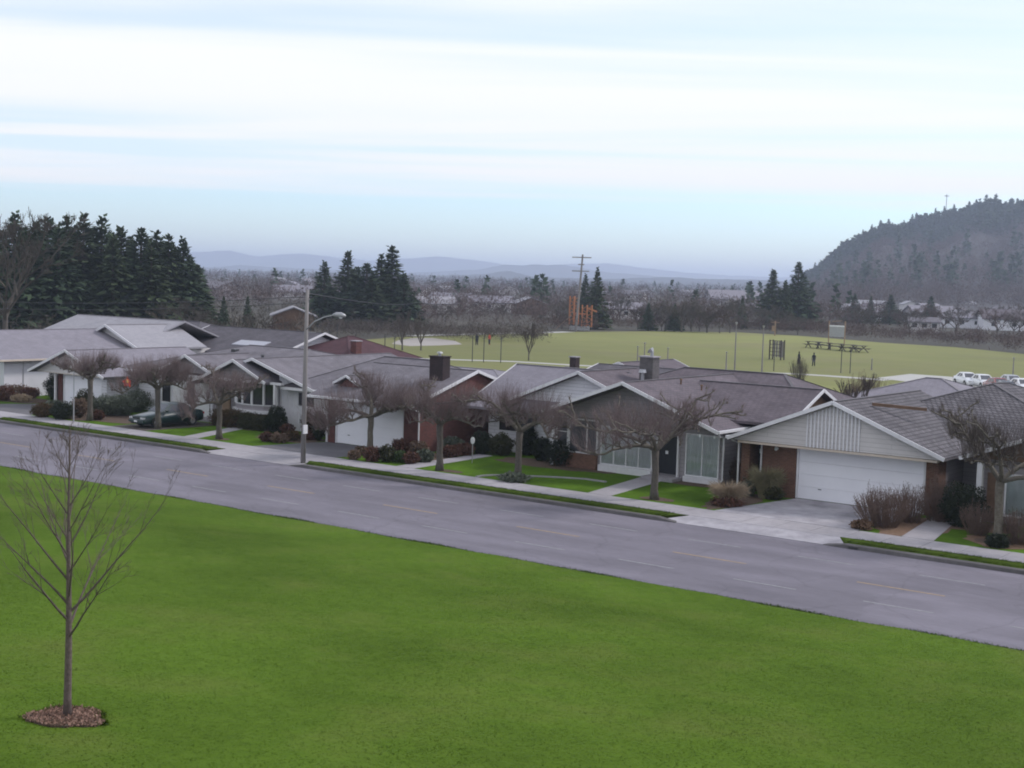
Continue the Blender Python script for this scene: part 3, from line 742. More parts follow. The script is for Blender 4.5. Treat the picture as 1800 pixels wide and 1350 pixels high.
window(h, 'Y', -47.4, -44.9, 1.35, 2.2, 62.74, 2, 1, pane='window_dark')
hip(h, -45, -29.0, 65.2, 76.4, 3.0, (-40, 70.8), (-33.6, 70.8), 5.12, 'roof_brown')
MB().box(-44.5, -29.6, 66, 75.8, 0, 2.98).build('wall', 'siding_grey', h)
gable(h, 'X', 65.5, 3.3, -36, -28.9, 3.53, 4.85, 'roof_brown', fends=(1,), fh=0.16, asym=(3.9, 3.3))
tri_wall(h, 'X', 65.5, 2.7, -29.3, 3.6, 4.68, 'wood_brown', 0.2, base=2.6)
MB().box(-35, -29.55, 62.75, 68.2, 0, 3.62).build('wall', 'roof_brown', h)
ch = MB().box(-40.1, -39.25, 65.9, 66.6, 4.0, 5.85).build('chimney', 'brick_grey', h)
MB().box(-40.16, -39.19, 65.84, 66.66, 5.85, 5.92).build('chimney_cap', 'concrete', ch)
MB().tube([(-39.5, 66.2, 5.92), (-39.5, 66.2, 6.15), (-39.62, 66.2, 6.25)], [0.1, 0.1, 0.22], 8).build('flue_cap', 'metal_grey', ch)
MB().tube([(-39.7, 65.6, 4.4), (-39.7, 65.6, 5.0), (-39.7, 65.6, 5.02), (-39.7, 65.6, 5.2)], [0.1, 0.1, 0.24, 0.18], 8).build('roof_vent', 'metal_grey', h)
roof_vent(h, -38.9, 64.9, 4.25, 0.2); roof_vent(h, -36.0, 63.4, 4.72, 0.10, 'wood_brown'); roof_vent(h, -35.2, 64.2, 4.42, 0.10, 'wood_brown')

# --- red brick house with the white garage door, centre left
h = thing('red_brick_house', 'red brick house with white garage door, grey roof and dark chimney', 'house', (-53, 62, 0))
MB().box(-56.3, -49.45, 58.45, 69, 0.0, 2.78).build('wall', 'brick_red', h)
MB().box(-56.35, -55.82, 57.95, 58.44, 0.1, 2.7).build('brick_pier', 'brick_red', h)
MB().box(-50.5, -49.44, 57.95, 58.44, 0.1, 2.7).build('brick_pier', 'brick_red', h)
garage_door(h, -55.7, -50.62, 0.17, 2.55, 58.05)
MB().box(-56.47, -56.37, 57.9, 58.0, 0.1, 2.7).build('corner_post', 'trim_white', h)
MB().box(-57.0, -49.3, 57.2, 58.44, 2.70, 2.75).build('soffit', 'wood_brown', h)
ro = gable(h, 'X', 62.9, 5.85, -57.3, -49.2, 2.88, 4.62, 'roof_grey', fends=(1,))
eave_gutter(ro, (-57.35, 56.98, 2.86), (-49.15, 56.98, 2.86))
tri_wall(h, 'X', 62.9, 5.3, -49.42, 2.92, 4.50, 'brick_red', 0.2)
hip(h, -62.5, -50.2, 60.0, 70.2, 2.9, (-58.5, 65.2), (-54.5, 65.2), 4.85, 'roof_grey')
gable(h, 'Y', -55.6, 1.0, 58.6, 62.5, 3.62, 4.08, 'roof_grey', fh=0.12)
tri_wall(h, 'Y', -55.6, 0.85, 58.8, 3.35, 3.95, 'brick_red', 0.12)
downspout(h, [(-49.4, 57.0, 2.82), (-49.36, 57.2, 2.7), (-49.3, 57.85, 2.5), (-49.3, 57.85, 0.4)])
ch = MB().box(-51.2, -50.2, 60.9, 61.55, 3.6, 5.38).build('chimney', 'brick_dark', h)
MB().box(-51.25, -50.15, 60.85, 61.6, 5.38, 5.44).build('chimney_cap', 'brick_dark', ch)
MB().tube([(-50.7, 61.2, 5.44), (-50.7, 61.2, 5.58), (-50.7, 61.2, 5.59), (-50.7, 61.2, 5.68)], [0.09, 0.09, 0.2, 0.12], 8).build('flue_cap', 'metal_grey', ch)

# --- white board house with the bow window, left of centre
h = thing('bow_window_house', 'white boarded house with bow window and three small front gables', 'house', (-66, 62, 0))
MB().box(-63.3, -58.95, 60.65, 72, 0.0, 2.6).build('wall', 'board_white', h)
MB().add([(-63.3, 60.66, 2.6), (-59.0, 60.66, 2.6), (-63.3, 60.66, 3.75), (-63.3, 60.9, 2.6), (-59.0, 60.9, 2.6), (-63.3, 60.9, 3.75)], [(0,1,2), (5,4,3), (0,3,4,1), (1,4,5,2), (2,5,3,0)]).build('gable_wall', 'board_white', h)
for k in range(20):
    x = -63.2 + 0.22*k; zt = 2.6 + (3.75-2.6)*max(0.0, (-59.0-x)/4.3) - 0.03
    if -61.6 < x < -60.0:
        MB().box(x-0.02, x+0.02, 60.625, 60.655 if zt > 2.6 else 60.649, 2.6, zt).build('batten', 'trim_white', h)
        MB().box(x-0.02, x+0.02, 60.62, 60.649, 0.1, 1.7).build('batten', 'trim_white', h)
    else:
        MB().box(x-0.02, x+0.02, 60.62, 60.649, 0.1, zt).build('batten', 'trim_white', h)
window(h, 'Y', -61.45, -60.25, 1.8, 2.5, 60.64, 2, 1, fm='dark_metal', fw=0.04)
ro = gable(h, 'Y', -65.0, 6.4, 59.9, 73, 2.55, 4.5, 'roof_grey')
MB().box(-70.5, -63.3, 61.6, 72, 0.0, 3.0).build('wall', 'siding_grey', h)
tri_wall(h, 'Y', -66.0, 2.65, 59.7, 3.12, 4.26, 'siding_grey', 0.2)
gable(h, 'Y', -66.0, 2.95, 59.2, 64.5, 3.12, 4.38, 'roof_grey')
MB().box(-68.6, -62.1, 59.62, 59.92, 2.98, 3.11).build('beam', 'trim_white', h)
MB().box(-62.75, -62.6, 59.62, 59.78, 0.1, 2.98).build('porch_post', 'trim_white', h)
# bow window: five facets on a brick base
cx, cy, rr = -65.1, 62.3, 2.75
aa = [math.radians(a) for a in (-138, -114, -90, -66, -42)]
aa = [math.radians(a) for a in np.linspace(-135, -45, 6)]
bb = MB(); pts = [(cx + rr*math.cos(a), cy + rr*math.sin(a)) for a in aa]
bw = MB().poly([(cx-2.0, 61.62)] + pts[0:] + [(cx+2.0, 61.62)], 0.1, 1.05).build('brick_base', 'brick_brown', h)
sl = [(cx + (rr+0.14)*math.cos(a), cy + (rr+0.14)*math.sin(a)) for a in aa]
MB().poly([(cx-2.15, 61.62)] + sl + [(cx+2.15, 61.62)], 1.05, 1.25).build('window_sill', 'trim_white', h)
ap_ = [(cx + (rr-0.05)*math.cos(a), cy + (rr-0.05)*math.sin(a)) for a in aa]
MB().poly([(cx-1.93, 61.62)] + ap_ + [(cx+1.93, 61.62)], 1.25, 1.55).build('bow_panel', 'siding_grey', h)
bwn = MB()
for a, b_ in zip(ap_[:-1], ap_[1:]): bwn.bar((*a, 1.58), (*b_, 1.58), 0.1, 0.06)
bwn = bwn.build('bow_window', 'trim_white', h)
for p in ap_: MB().box(p[0]-0.06, p[0]+0.06, p[1]-0.05, p[1]+0.07, 1.56, 2.97).build('mullion', 'trim_white', bwn)
for k in range(5):
    a, b_ = Vector((*ap_[k], 0)), Vector((*ap_[k+1], 0)); d = (b_-a).normalized()*0.07
    MB().bar((a+d)+Vector((0, 0.03, 2.29)), (b_-d)+Vector((0, 0.03, 2.29)), 0.02, 1.32).build('pane', 'window_dark' if k not in (0,) else 'window_mid', bwn)
tri_wall(h, 'Y', -72.0, 2.63, 60.9, 3.1, 4.18, 'siding_grey', 0.2)
gable(h, 'Y', -72.0, 3.0, 60.4, 66, 3.08, 4.3, 'roof_grey')
MB().box(-78.2, -70.5, 61.5, 72, 0.0, 2.98).build('wall', 'siding_white', h)
window(h, 'Y', -73.0, -72.2, 0.9, 2.4, 61.49, 1, 1, pane='window_dark')
window(h, 'Y', -75.6, -74.7, 0.9, 2.3, 61.49, 1, 1, pane='window_dark')
MB().box(-74.4, -73.3, 61.40, 61.49, 0.2, 2.6).build('white_panel', 'trim_white', h)
MB().box(-71.6, -70.7, 61.40, 61.49, 0.2, 2.6).build('white_panel', 'trim_white', h)
MB().box(-69.7, -68.8, 61.50, 61.59, 0.25, 2.4).build('front_door', 'wood_tan', h)
MB().box(-70.2, -68.4, 59.6, 61.4, 0.12, 0.3).build('door_step', 'concrete', h)
hip(h, -80.0, -62.0, 60.9, 76, 2.95, (-74, 68), (-68, 68), 4.7, 'roof_grey')
MB().box(-74, -73.6, 66.2, 66.6, 4.2, 4.45).build('roof_vent', 'dark_metal', h)
roof_vent(h, -69.5, 65.0, 4.05, 0.2, 'dark_metal')

# --- cream garage house further left
h = thing('small_garage_house', 'white house with single garage gable and long lap-sided wall', 'house', (-82, 62, 0))
MB().box(-85.6, -78.75, 60.2, 70, 0.0, 2.42).build('wall', 'siding_white', h)
MB().box(-84.25, -83.75, 59.2, 60.19, 0.1, 2.38).build('brick_pier', 'brick_red', h)
MB().box(-84.42, -84.28, 59.0, 59.14, 0.1, 2.38).build('corner_post', 'trim_white', h)
garage_door(h, -83.6, -79.35, 0.17, 2.22, 59.3)
MB().box(-79.2, -78.7, 59.2, 60.19, 0.1, 2.38).build('wall', 'siding_white', h)
tri_wall(h, 'Y', -82.2, 4.07, 58.8, 2.42, 4.0, 'siding_cream', 0.25)
MB().box(-86.0, -78.4, 58.75, 60.2, 2.385, 2.419).build('soffit', 'trim_cream', h)
gable(h, 'Y', -82.2, 4.3, 58.3, 69, 2.46, 4.12, 'roof_lilac')
eave_gutter(h, (-77.88, 58.3, 2.44), (-77.88, 69, 2.44), 'dark_metal')
MB().box(-78.3, -78.1, 63.2, 63.4, 0.1, 2.35).build('porch_post', 'wood_brown', h)

# --- pale house at the left edge
h = thing('left_edge_house', 'pale lilac-roofed house at left edge with plain white panelled side wall', 'house', (-96, 64, 0))
MB().box(-101, -90.4, 58.9, 74, 0.0, 2.85).build('wall', 'panel_white', h)
for yy in (60.5, 63.0, 65.6): MB().box(-90.399, -90.37, yy-0.03, yy+0.03, 0.1, 2.8).build('panel_joint', 'metal_grey', h)
tri_wall(h, 'Y', -96, 5.7, 58.7, 2.98, 4.73, 'panel_white', 0.2)
ro = gable(h, 'Y', -96, 6.2, 58.1, 74, 2.95, 4.85, 'roof_lilac')
eave_gutter(ro, (-89.72, 58.1, 2.92), (-89.72, 74, 2.92), 'trim_cream')

# --- second row behind
h = thing('pale_roof_house', 'house with large pale roof and stepped gables behind the left garages', 'house', (-98, 76, 0))
MB().box(-107, -91, 74.5, 84, 0, 3.3).build('wall', 'siding_cream', h)
gable(h, 'X', 78, 6.0, -108, -93, 3.4, 5.55, 'roof_pale', fends=())
gable(h, 'Y', -94.4, 4.2, 70.8, 78, 3.5, 5.25, 'roof_pale', fh=0.2)
tri_wall(h, 'Y', -94.4, 4.0, 71.3, 3.45, 5.13, 'siding_cream', 0.25)
MB().box(-98.2, -90.6, 71.6, 78, 0, 3.4).build('wall', 'siding_cream', h)
gable(h, 'Y', -94.6, 2.3, 69.8, 73, 3.3, 4.25, 'roof_pale', fascia='trim_white', fh=0.2)
tri_wall(h, 'Y', -94.6, 2.1, 70.2, 3.2, 4.1, 'wood_brown', 0.2)
gable(h, 'Y', -94.2, 1.8, 69.0, 71, 3.1, 3.85, 'roof_pale', fh=0.18)
def back_house(label, x0, x1, y0, y1, ze, zr, m, axis='X', wallm='siding_white', chim=None, fends=(0, 1), name='back_house', cat='house', hipped=False, over=0.6):
    h = thing(name, label, cat, ((x0+x1)/2, (y0+y1)/2, 0))
    MB().box(x0+over, x1-over, y0+over, y1-over, 0, ze-0.06).build('wall', wallm, h)
    cx, cy = (x0+x1)/2, (y0+y1)/2
    if hipped:
        if axis == 'X': k = (y1-y0)/2; hip(h, x0, x1, y0, y1, ze, (min(x0+k, cx-0.3), cy), (max(x1-k, cx+0.3), cy), zr, m)
        else: k = (x1-x0)/2; hip(h, x0, x1, y0, y1, ze, (cx, min(y0+k, cy-0.3)), (cx, max(y1-k, cy+0.3)), zr, m)
    elif axis == 'X':
        gable(h, 'X', cy, (y1-y0)/2, x0, x1, ze, zr, m, fends=fends)
        tri_wall(h, 'X', cy, (y1-y0)/2-over, x1-over, ze-0.06, zr-0.3, wallm)
    else:
        gable(h, 'Y', cx, (x1-x0)/2, y0, y1, ze, zr, m, fends=fends)
        tri_wall(h, 'Y', cx, (x1-x0)/2-over, y0+over, ze-0.06, zr-0.3, wallm)
    if chim:
        cw = chim[5] if len(chim) > 5 else 0.4
        c = MB().box(chim[0]-cw, chim[0]+cw, chim[1]-cw, chim[1]+cw, chim[2], chim[3]).build('chimney', chim[4], h)
        MB().box(chim[0]-cw-0.05, chim[0]+cw+0.05, chim[1]-cw-0.05, chim[1]+cw+0.05, chim[3], chim[3]+0.07).build('chimney_cap', 'concrete', c)
    return h
hd = back_house('dark grey-roofed white house with long skylight behind bow-window house', -97, -82.5, 78.5, 90, 3.1, 4.95, 'roof_dark', 'X')
MB().add([(-89.6, 80.2, 3.72), (-85.9, 80.2, 3.72), (-85.9, 81.3, 4.06), (-89.6, 81.3, 4.06), (-89.6, 80.2, 3.5), (-85.9, 80.2, 3.5), (-85.9, 81.3, 3.9), (-89.6, 81.3, 3.9)],
         [(0,1,2,3), (0,4,5,1), (1,5,6,2), (2,6,7,3), (3,7,4,0), (7,6,5,4)]).build('skylight', 'skylight', hd)
back_house('dark grey hipped-roof house left of the skylight house', -113, -99, 84, 96, 3.0, 4.9, 'roof_dark', 'X', hipped=True)
hm = back_house('maroon-roofed house with small red chimney beside the street lamp', -85.0, -76.4, 81, 90, 3.0, 4.75, 'roof_maroon', 'Y', hipped=True, chim=(-77.7, 83.0, 3.2, 4.5, 'brick_red', 0.32))
back_house('long grey-roofed house behind the red brick house', -75.5, -57, 76.5, 88, 2.2, 3.12, 'roof_lilac', 'X', hipped=True)
back_house('low lilac-roofed house behind the white glazed house, left part', -57, -50.5, 74, 84, 2.6, 4.0, 'roof_lilac', 'X', hipped=True)
back_house('dark-roofed house with slim dark chimney behind the glazed-front house', -51.8, -44, 73.5, 86, 2.9, 4.35, 'roof_dark', 'X', chim=(-51.3, 76, 3.3, 4.9, 'brick_dark', 0.24))
back_house('small gabled house with reddish peak beyond the grey chimney', -57.5, -50.8, 86, 94, 2.8, 4.1, 'roof_brown', 'Y', wallm='wood_brown')
back_house('lilac flat-pitched roof behind the wide garage house', -36.5, -24, 79.5, 91, 2.7, 4.55, 'roof_lilac', 'X', hipped=True)
back_house('pale low roof behind the right-hand hipped roof', -24, -8, 84, 96, 2.6, 4.2, 'roof_lilac', 'X', hipped=True)

# ------------------------------------------------------------------ trees
def unit(v): v = np.asarray(v, float); return v/(np.linalg.norm(v)+1e-9)
def pollard(label, x, y, hf, W, top, seed, group='pollarded street trees', moss=False, tw='twig_purple', shoots=30, trunk_r=0.15, zb=0.13):
    r = np.random.default_rng(seed)
    t = thing('street_tree', label, 'tree', (x, y, zb), group)
    lean = r.normal(0, 0.06, 2)
    tp = [(lean[0]*k*k*0.5 + r.normal(0, 0.015), lean[1]*k*k*0.5 + r.normal(0, 0.015), hf*k) for k in np.linspace(0, 1, 6)]
    tp[0] = (0, 0, -0.05)
    b = MB().tube(tp, [trunk_r*1.45, trunk_r*1.05, trunk_r*0.95, trunk_r*0.92, trunk_r*0.95, trunk_r*1.05], 9)
    me = b.build('trunk', 'bark_moss' if moss else 'bark_grey', None, True); me.parent = t
    P0, P1, R0, R1 = [], [], [], []
    tips = []
    def path(p, d, L, r0, r1, n, bend, zig):
        pts = [np.array(p, float)]; d = unit(d)
        for i in range(n):
            d = unit(d + bend*np.array([0, 0, -0.14 if i < n-1 else 0.25]) + r.normal(0, zig, 3))
            pts.append(pts[-1] + d*L/n)
        for i in range(n):
            P0.append(pts[i]); P1.append(pts[i+1]); R0.append(r0+(r1-r0)*i/n); R1.append(r0+(r1-r0)*(i+1)/n)
        return pts, d
    ns = int(r.integers(5, 8)); a0 = r.uniform(0, 6.28)
    for s in range(ns):
        a = a0 + s*2*math.pi/ns + r.normal(0, 0.25)
        el = r.uniform(0.5, 1.5)
        L = W*r.uniform(0.95, 1.4)
        if el > 0.95: L *= 0.72
        pts, d = path(tp[-1], (math.cos(a), math.sin(a), el), L, trunk_r*0.62, 0.035, 7, 0.8 if el > 0.6 else 0.35, 0.16)
        tips.append(pts[-1])
        for i in (2, 3, 4, 5, 6, 7):
            for sgn in (-1, 1):
                if r.random() < 0.18: continue
                aa = a + sgn*r.uniform(0.5, 1.2)
                q, d2 = path(pts[i], (math.cos(aa), math.sin(aa), r.uniform(0.1, 0.8)), W*r.uniform(0.16, 0.34), 0.045, 0.026, 4, 0.2, 0.28)
                tips += [q[2], q[-1]]
                a3 = aa + r.normal(0, 0.9)
                q3, _ = path(q[2], (math.cos(a3), math.sin(a3), r.uniform(0.2, 1.0)), W*r.uniform(0.08, 0.18), 0.024, 0.016, 2, 0, 0.3)
                tips.append(q3[-1])
    # knuckles
    tips = np.array(tips)
    kn = tips + r.normal(0, 0.01, tips.shape)
    P0 += list(kn - [0, 0, 0.04]); P1 += list(kn + [0, 0, 0.05]); R0 += [0.05]*len(kn); R1 += [0.03]*len(kn)
    V, F = np_tubes(P0, P1, R0, R1, 5)
    crown = np_mesh('crown', V, F, 'bark_moss', t, True)
    # upright shoots
    base = np.repeat(tips, shoots, axis=0); n = len(base)
    rad = np.linalg.norm(base[:, :2], axis=1, keepdims=True)
    outw = np.concatenate([base[:, :2]/(rad+1e-6), np.zeros((n, 1))], 1)
    rr = np.clip(rad/W, 0, 1.1)
    zmax = hf + (top-hf)*(1 - 0.42*rr[:, 0]**2)
    L = np.clip(zmax - base[:, 2], 0.25, 1.7)*r.uniform(0.3, 1.05, n)
    d = np.array([0, 0, 1.0]) + outw*rr*0.45 + r.normal(0, 0.36, (n, 3)); d[:, 2] = np.abs(d[:, 2])
    d /= np.linalg.norm(d, axis=1, keepdims=True)
    base = base + r.normal(0, 0.05, base.shape)
    mid = base + d*L[:, None]*0.5
    d2 = d + np.array([0, 0, 0.35]) + r.normal(0, 0.12, (n, 3)); d2 /= np.linalg.norm(d2, axis=1, keepdims=True)
    end = mid + d2*L[:, None]*0.5
    V, F = np_tubes(np.concatenate([base, mid]), np.concatenate([mid, end]), np.concatenate([np.full(n, 0.0062), np.full(n, 0.0045)]), np.concatenate([np.full(n, 0.0045), np.full(n, 0.0022)]), 3)
    o = np_mesh('twigs', V, F, tw, t)
    return t
pol = [  # label, x, y, fork height, half width, top, seed
    ('leafless pollarded tree nearest the left edge, above grey-green bushes', -73.9, 54.3, 2.5, 2.15, 4.6, 1, False),
    ('leafless pollarded tree in front of the dark parked car', -67.7, 54.7, 2.3, 2.1, 4.5, 2, False),
    ('leafless pollarded tree in front of the bow window', -61.4, 54.1, 1.9, 2.5, 3.9, 3, False),
    ('leafless pollarded tree in front of the red brick garage door', -51.2, 56.0, 1.9, 2.6, 4.5, 4, True),
    ('leafless pollarded tree beside the front path of the red brick house', -44.4, 53.8, 2.2, 2.2, 4.7, 5, False),
    ('leafless pollarded tree with low grey plants round its foot', -39.9, 54.4, 2.2, 2.5, 4.9, 6, False),
    ('broadest leafless pollarded tree, before the glazed front and its dark door', -31.8, 54.0, 2.1, 3.6, 4.6, 8, False),
    ('mossy leafless pollarded tree near the right edge', -16.6, 54.9, 2.3, 3.7, 4.9, 9, True)]
for lb, x, y, hf, W, top, sd, mo in pol:
    pollard(lb, x, y, hf + 0.15, W*1.1, top + 0.35, sd, moss=mo, shoots=14 if W < 3 else (15 if sd == 8 else 20), trunk_r=0.17, tw='twig_brown' if mo and sd == 9 else 'twig_purple')

# young bare tree in the foreground lawn
sp = ground_at(118, 1262, 2.16)
sx, sy = sp.x, sp.y; sz = lawn_z(sx, sy)
ring = thing('mulch_ring', 'round patch of brown wood chips at the foot of the young lawn tree', 'mulch ring', (sx, sy, sz))
p_ = MB(); o_ = []
for i in range(30):
    a = 2*math.pi*i/30; k = 0.56 + 0.05*math.sin(a*3+1) + 0.05*math.sin(a*5) + 0.10*R.random()
    o_.append((sx + k*math.cos(a), sy + k*math.sin(a)))
zs = [lawn_z(x, y) for x, y in o_]
p_.v = [(sx, sy, sz+0.07)] + [(x, y, z+0.035) for (x, y), z in zip(o_, zs)] + [(x, y, z-0.1) for (x, y), z in zip(o_, zs)]
p_.f = [(0, 1+i, 1+(i+1) % 30) for i in range(30)] + [(1+i, 31+i, 31+(i+1) % 30, 1+(i+1) % 30) for i in range(30)]
p_.build('soil', 'mulch', ring)
n = 2600
a = rng.uniform(0, 6.28, n); q = (0.64 + 0.05*np.sin(a*3+1) + 0.05*np.sin(a*5))*np.sqrt(rng.uniform(0, 1, n)); cx_, cy_ = q*np.cos(a), q*np.sin(a)
cz = 0.045 + 0.03*(1-q/0.7) + lawn_z_np(sx+cx_, sy+cy_) - sz
V, F = np_leaves(np.stack([cx_, cy_, cz], 1), rng.uniform(0.025, 0.07, n), 0.1, 0.6)
ob = np_mesh('chips', V, F, 'chips', ring); ob['kind'] = 'stuff'
n = 260
a = rng.uniform(4.3, 5.6, n); q = rng.uniform(0.3, 0.62, n)
V, F = np_leaves(np.stack([q*np.cos(a), q*np.sin(a), np.full(n, 0.05)], 1), rng.uniform(0.03, 0.08, n), 0.8, 0.4)
ob = np_mesh('weeds', V, F, 'ever_grey', ring); ob['kind'] = 'stuff'
def rim_spots(n):
    a = rng.uniform(0.6, 3.7, n) + rng.normal(0, 0.3, n); q = (0.62 + 0.05*np.sin(a*3+1) + 0.05*np.sin(a*5)) + rng.normal(0, 0.045, n)
    return sx + q*np.cos(a), sy + q*np.sin(a)
V, F = grass_blades(3200, 0.03, 0.085, 0.010, rim_spots, lawn_z_np)
stuff(np_mesh('grass', V, F, 'blade'), 'longer grass round the rim of the wood-chip patch', 'grass')
def sapling(label, x, y, z, H, seed):
    r = np.random.default_rng(seed)
    t = thing('young_tree', label, 'tree', (x, y, z))
    n = 14; tp = []
    for i in range(n+1):
        k = i/n; tp.append((0.055*math.sin(k*5)*k + 0.055*H/5*k, 0.03*math.sin(k*7+1)*k, H*k))
    tp[0] = (0, 0, -0.1)
    rad = [0.082, 0.068, 0.064, 0.060, 0.056] + [0.047*(1-(i-5)/(n-4))+0.004 for i in range(5, n+1)]
    b = MB().tube(tp, rad, 9); o = b.build('trunk', 'sapling_bark', None, True); o.parent = t
    P0, P1, R0, R1 = [], [], [], []
    def at(h):
        k = h/H*n; i = min(int(k), n-1); f = k-i
        return np.array(tp[i])*(1-f) + np.array(tp[i+1])*f
    def limb(p, d, L, r0, depth):
        m = 7 if depth == 0 else 5 if depth == 1 else 3
        pts = [np.array(p)]; d = unit(d)
        for i in range(m):
            d = unit(d + np.array([0, 0, 0.03]) + r.normal(0, 0.035, 3)); pts.append(pts[-1] + d*L/m)
            P0.append(pts[i]); P1.append(pts[i+1]); R0.append(max(r0*(1-i/m), 0.0022)); R1.append(max(r0*(1-(i+1)/m), 0.0016))
        if depth < 3:
            kids = (7, 4, 2)[depth]
            for j in range(kids):
                f = r.uniform(0.22, 0.97); i = min(int(f*m), m-1); q = pts[i] + (pts[i+1]-pts[i])*(f*m-i)
                ax = unit(np.cross(d, r.normal(size=3)))
                dd = unit(pts[i+1]-pts[i])*math.cos(0.5) + ax*math.sin(0.5)*r.uniform(0.7, 1.2) + np.array([0, 0, 0.12])
                limb(q, dd, L*(1-f*0.5)*r.uniform(0.32, 0.6), max(r0*(1-f)*0.5, 0.0028), depth+1)
    nb = 24
    for j in range(nb):
        k = (j+0.5)/nb; h = H*(0.265 + 0.68*k)
        a = j*2.399 + r.normal(0, 0.3)
        ang = math.radians(r.uniform(40, 54) - 18*k)
        L = H*(0.50*(1-k)**0.8 + 0.07)*r.uniform(0.8, 1.15)
        limb(at(h), (math.sin(ang)*math.cos(a), math.sin(ang)*math.sin(a), math.cos(ang)), L, 0.021*(1-k)+0.007, 0)
    V, F = np_tubes(P0, P1, R0, R1, 4)
    np_mesh('crown', V, F, 'sapling_bark', t, True)
    return t
sapling('slender young leafless tree standing alone on the foreground lawn', sx, sy, sz+0.05, 5.0, 5)

# generic meshes for trees further off; each kind is made once, every tree is its own object
def fir_meshes(H, Rm, seed, dens=1.0, mm='fir', skirt=0.06):
    r = np.random.default_rng(seed)
    C, S, Kz = [], [], []
    nw = int(40*dens)
    for w in range(nw):
        k = (w + r.uniform(-0.3, 0.3))/nw; k = max(k, 0.0)
        z = H*(skirt + (1-skirt)*k)
        Rr = Rm*((1-k)**0.9)*(0.82 + 0.18*math.sin(w*1.9+seed)) + 0.06
        nbr = max(5, int(10*(1-k)+5))
        a0 = r.uniform(0, 6.28)
        for b in range(nbr):
            a = a0 + 6.283*b/nbr + r.normal(0, 0.15); Lb = Rr*r.uniform(0.68, 1.18)
            m = max(4, int(4 + Lb*4.5))
            f = np.sqrt(r.uniform(0.05, 1, m)); 
            xx = Lb*f; zz = z - 0.30*Lb*f + 0.13*Lb*f*f + r.normal(0, 0.12, m)
            lat = r.normal(0, 0.16, m)*(0.3+f)*max(0.5, Lb*0.5)
            C.append(np.stack([np.cos(a)*xx - np.sin(a)*lat, np.sin(a)*xx + np.cos(a)*lat, zz], 1)); S.append(r.uniform(0.28, 0.62, m)*(0.42+0.6*Lb/Rm)); Kz.append(np.full(m, k))
    C = np.concatenate(C); S = np.concatenate(S); Kz = np.concatenate(Kz); n = len(C)
    # drooping, outward-pointing sprays
    outw = C.copy(); outw[:, 2] = 0; outw /= np.linalg.norm(outw, axis=1, keepdims=True)+1e-6
    d = outw + np.array([0, 0, -0.25]) + np.outer(np.clip(Kz-0.72, 0, 1)*7.0, [0, 0, 1]) + r.normal(0, 0.42, (n, 3)); d /= np.linalg.norm(d, axis=1, keepdims=True)
    s = np.cross(d, r.normal(size=(n, 3))*0.5 + [0, 0, 1]); s /= np.linalg.norm(s, axis=1, keepdims=True)+1e-6
    Lv = d*S[:, None]*1.5; W = s*S[:, None]*0.36
    V = np.stack([C - Lv*0.4, C + W, C + Lv*0.6, C - W], 1).reshape(-1, 3)
    F = (np.arange(n)*4)[:, None] + np.arange(4)
    tr = MB().tube([(0, 0, -0.2), (0, 0, H*0.5), (0, 0, H*0.985)], [Rm*0.085, Rm*0.05, 0.03], 6)
    return (V, F), tr
def proto(name, mk):
    """parts (name, mesh) of one kind of plant"""
    out = []
    for pn, o in mk:
        me = o.data; bpy.data.objects.remove(o); out.append((pn, me))
    return out
FIRS = []
for i in range(5):
    (V, F), tr = fir_meshes(10, (1.9, 2.3, 2.0, 2.6, 1.7)[i], 40+i, 1.0)
    FIRS.append(proto('fir', [('crown', np_mesh('crown', V, F, 'fir' if i % 2 else 'fir_b')), ('trunk', tr.build('trunk', 'bark_grey'))]))
def bare_meshes(H, Wd, seed, rmin, levels=5, spread=0.55, mm='wood_far', upr=0.25):
    r = np.random.default_rng(seed); P0, P1, R0, R1 = [], [], [], []
    def br(p, d, L, rad, lv):
        q = p + d*L
        P0.append(p); P1.append(q); R0.append(max(rad, rmin)); R1.append(max(rad*0.7, rmin*0.8))
        if lv == 0: return
        for k in range(r.integers(2, 4) if lv > 1 else 4):
            dd = unit(d + r.normal(0, spread, 3)*np.array([Wd, Wd, 0.8]) + np.array([0, 0, upr]))
            br(p + d*L*r.uniform(0.55, 1.0), dd, L*r.uniform(0.58, 0.85), rad*0.62, lv-1)
    br(np.array([0, 0, -0.1]), np.array([0, 0, 1.0]), H*0.24, H*0.022, 0)
    for k in range(6):
        a = k*1.05 + r.normal(0, 0.3)
        br(np.array([0, 0, H*r.uniform(0.12, 0.24)]), unit((math.cos(a)*Wd*0.8, math.sin(a)*Wd*0.8, 1.0)), H*r.uniform(0.18, 0.26), H*0.013, levels)
    P0, P1 = np.array(P0), np.array(P1); R0, R1 = np.array(R0), np.array(R1)
    zt = P1[:, 2].max(); P0 *= H/zt; P1 *= H/zt
    tr = np_mesh('trunk', *np_tubes(P0[:1], P1[:1], R0[:1], R1[:1], 7), 'bark_grey', smooth=True)
    V, F = np_tubes(P0[1:], P1[1:], R0[1:], R1[1:], 3)
    return [('crown', np_mesh('crown', V, F, mm)), ('trunk', tr)]
BARES = [proto('bare', bare_meshes(10, 1.0, 60+i, 0.030, 5, 0.5, ('wood_far', 'wood_far_b')[i % 2])) for i in range(4)]
BIGBARE = proto('bare', bare_meshes(10, 0.9, 77, 0.016, 6, 0.42, 'wood_far_b'))
VASE = proto('bare', bare_meshes(10, 0.55, 79, 0.022, 5, 0.35, 'twig_brown', 0.5))
def plant(name, parts, label, cat, loc, s, rz, group=None, sz=None):
    t = thing(name, label, cat, loc, group, rz)
    for pn, me in parts:
        o = bpy.data.objects.new(pn, me); COL.objects.link(o); o.parent = t
    t.scale = (s, s, sz or s)
    return t
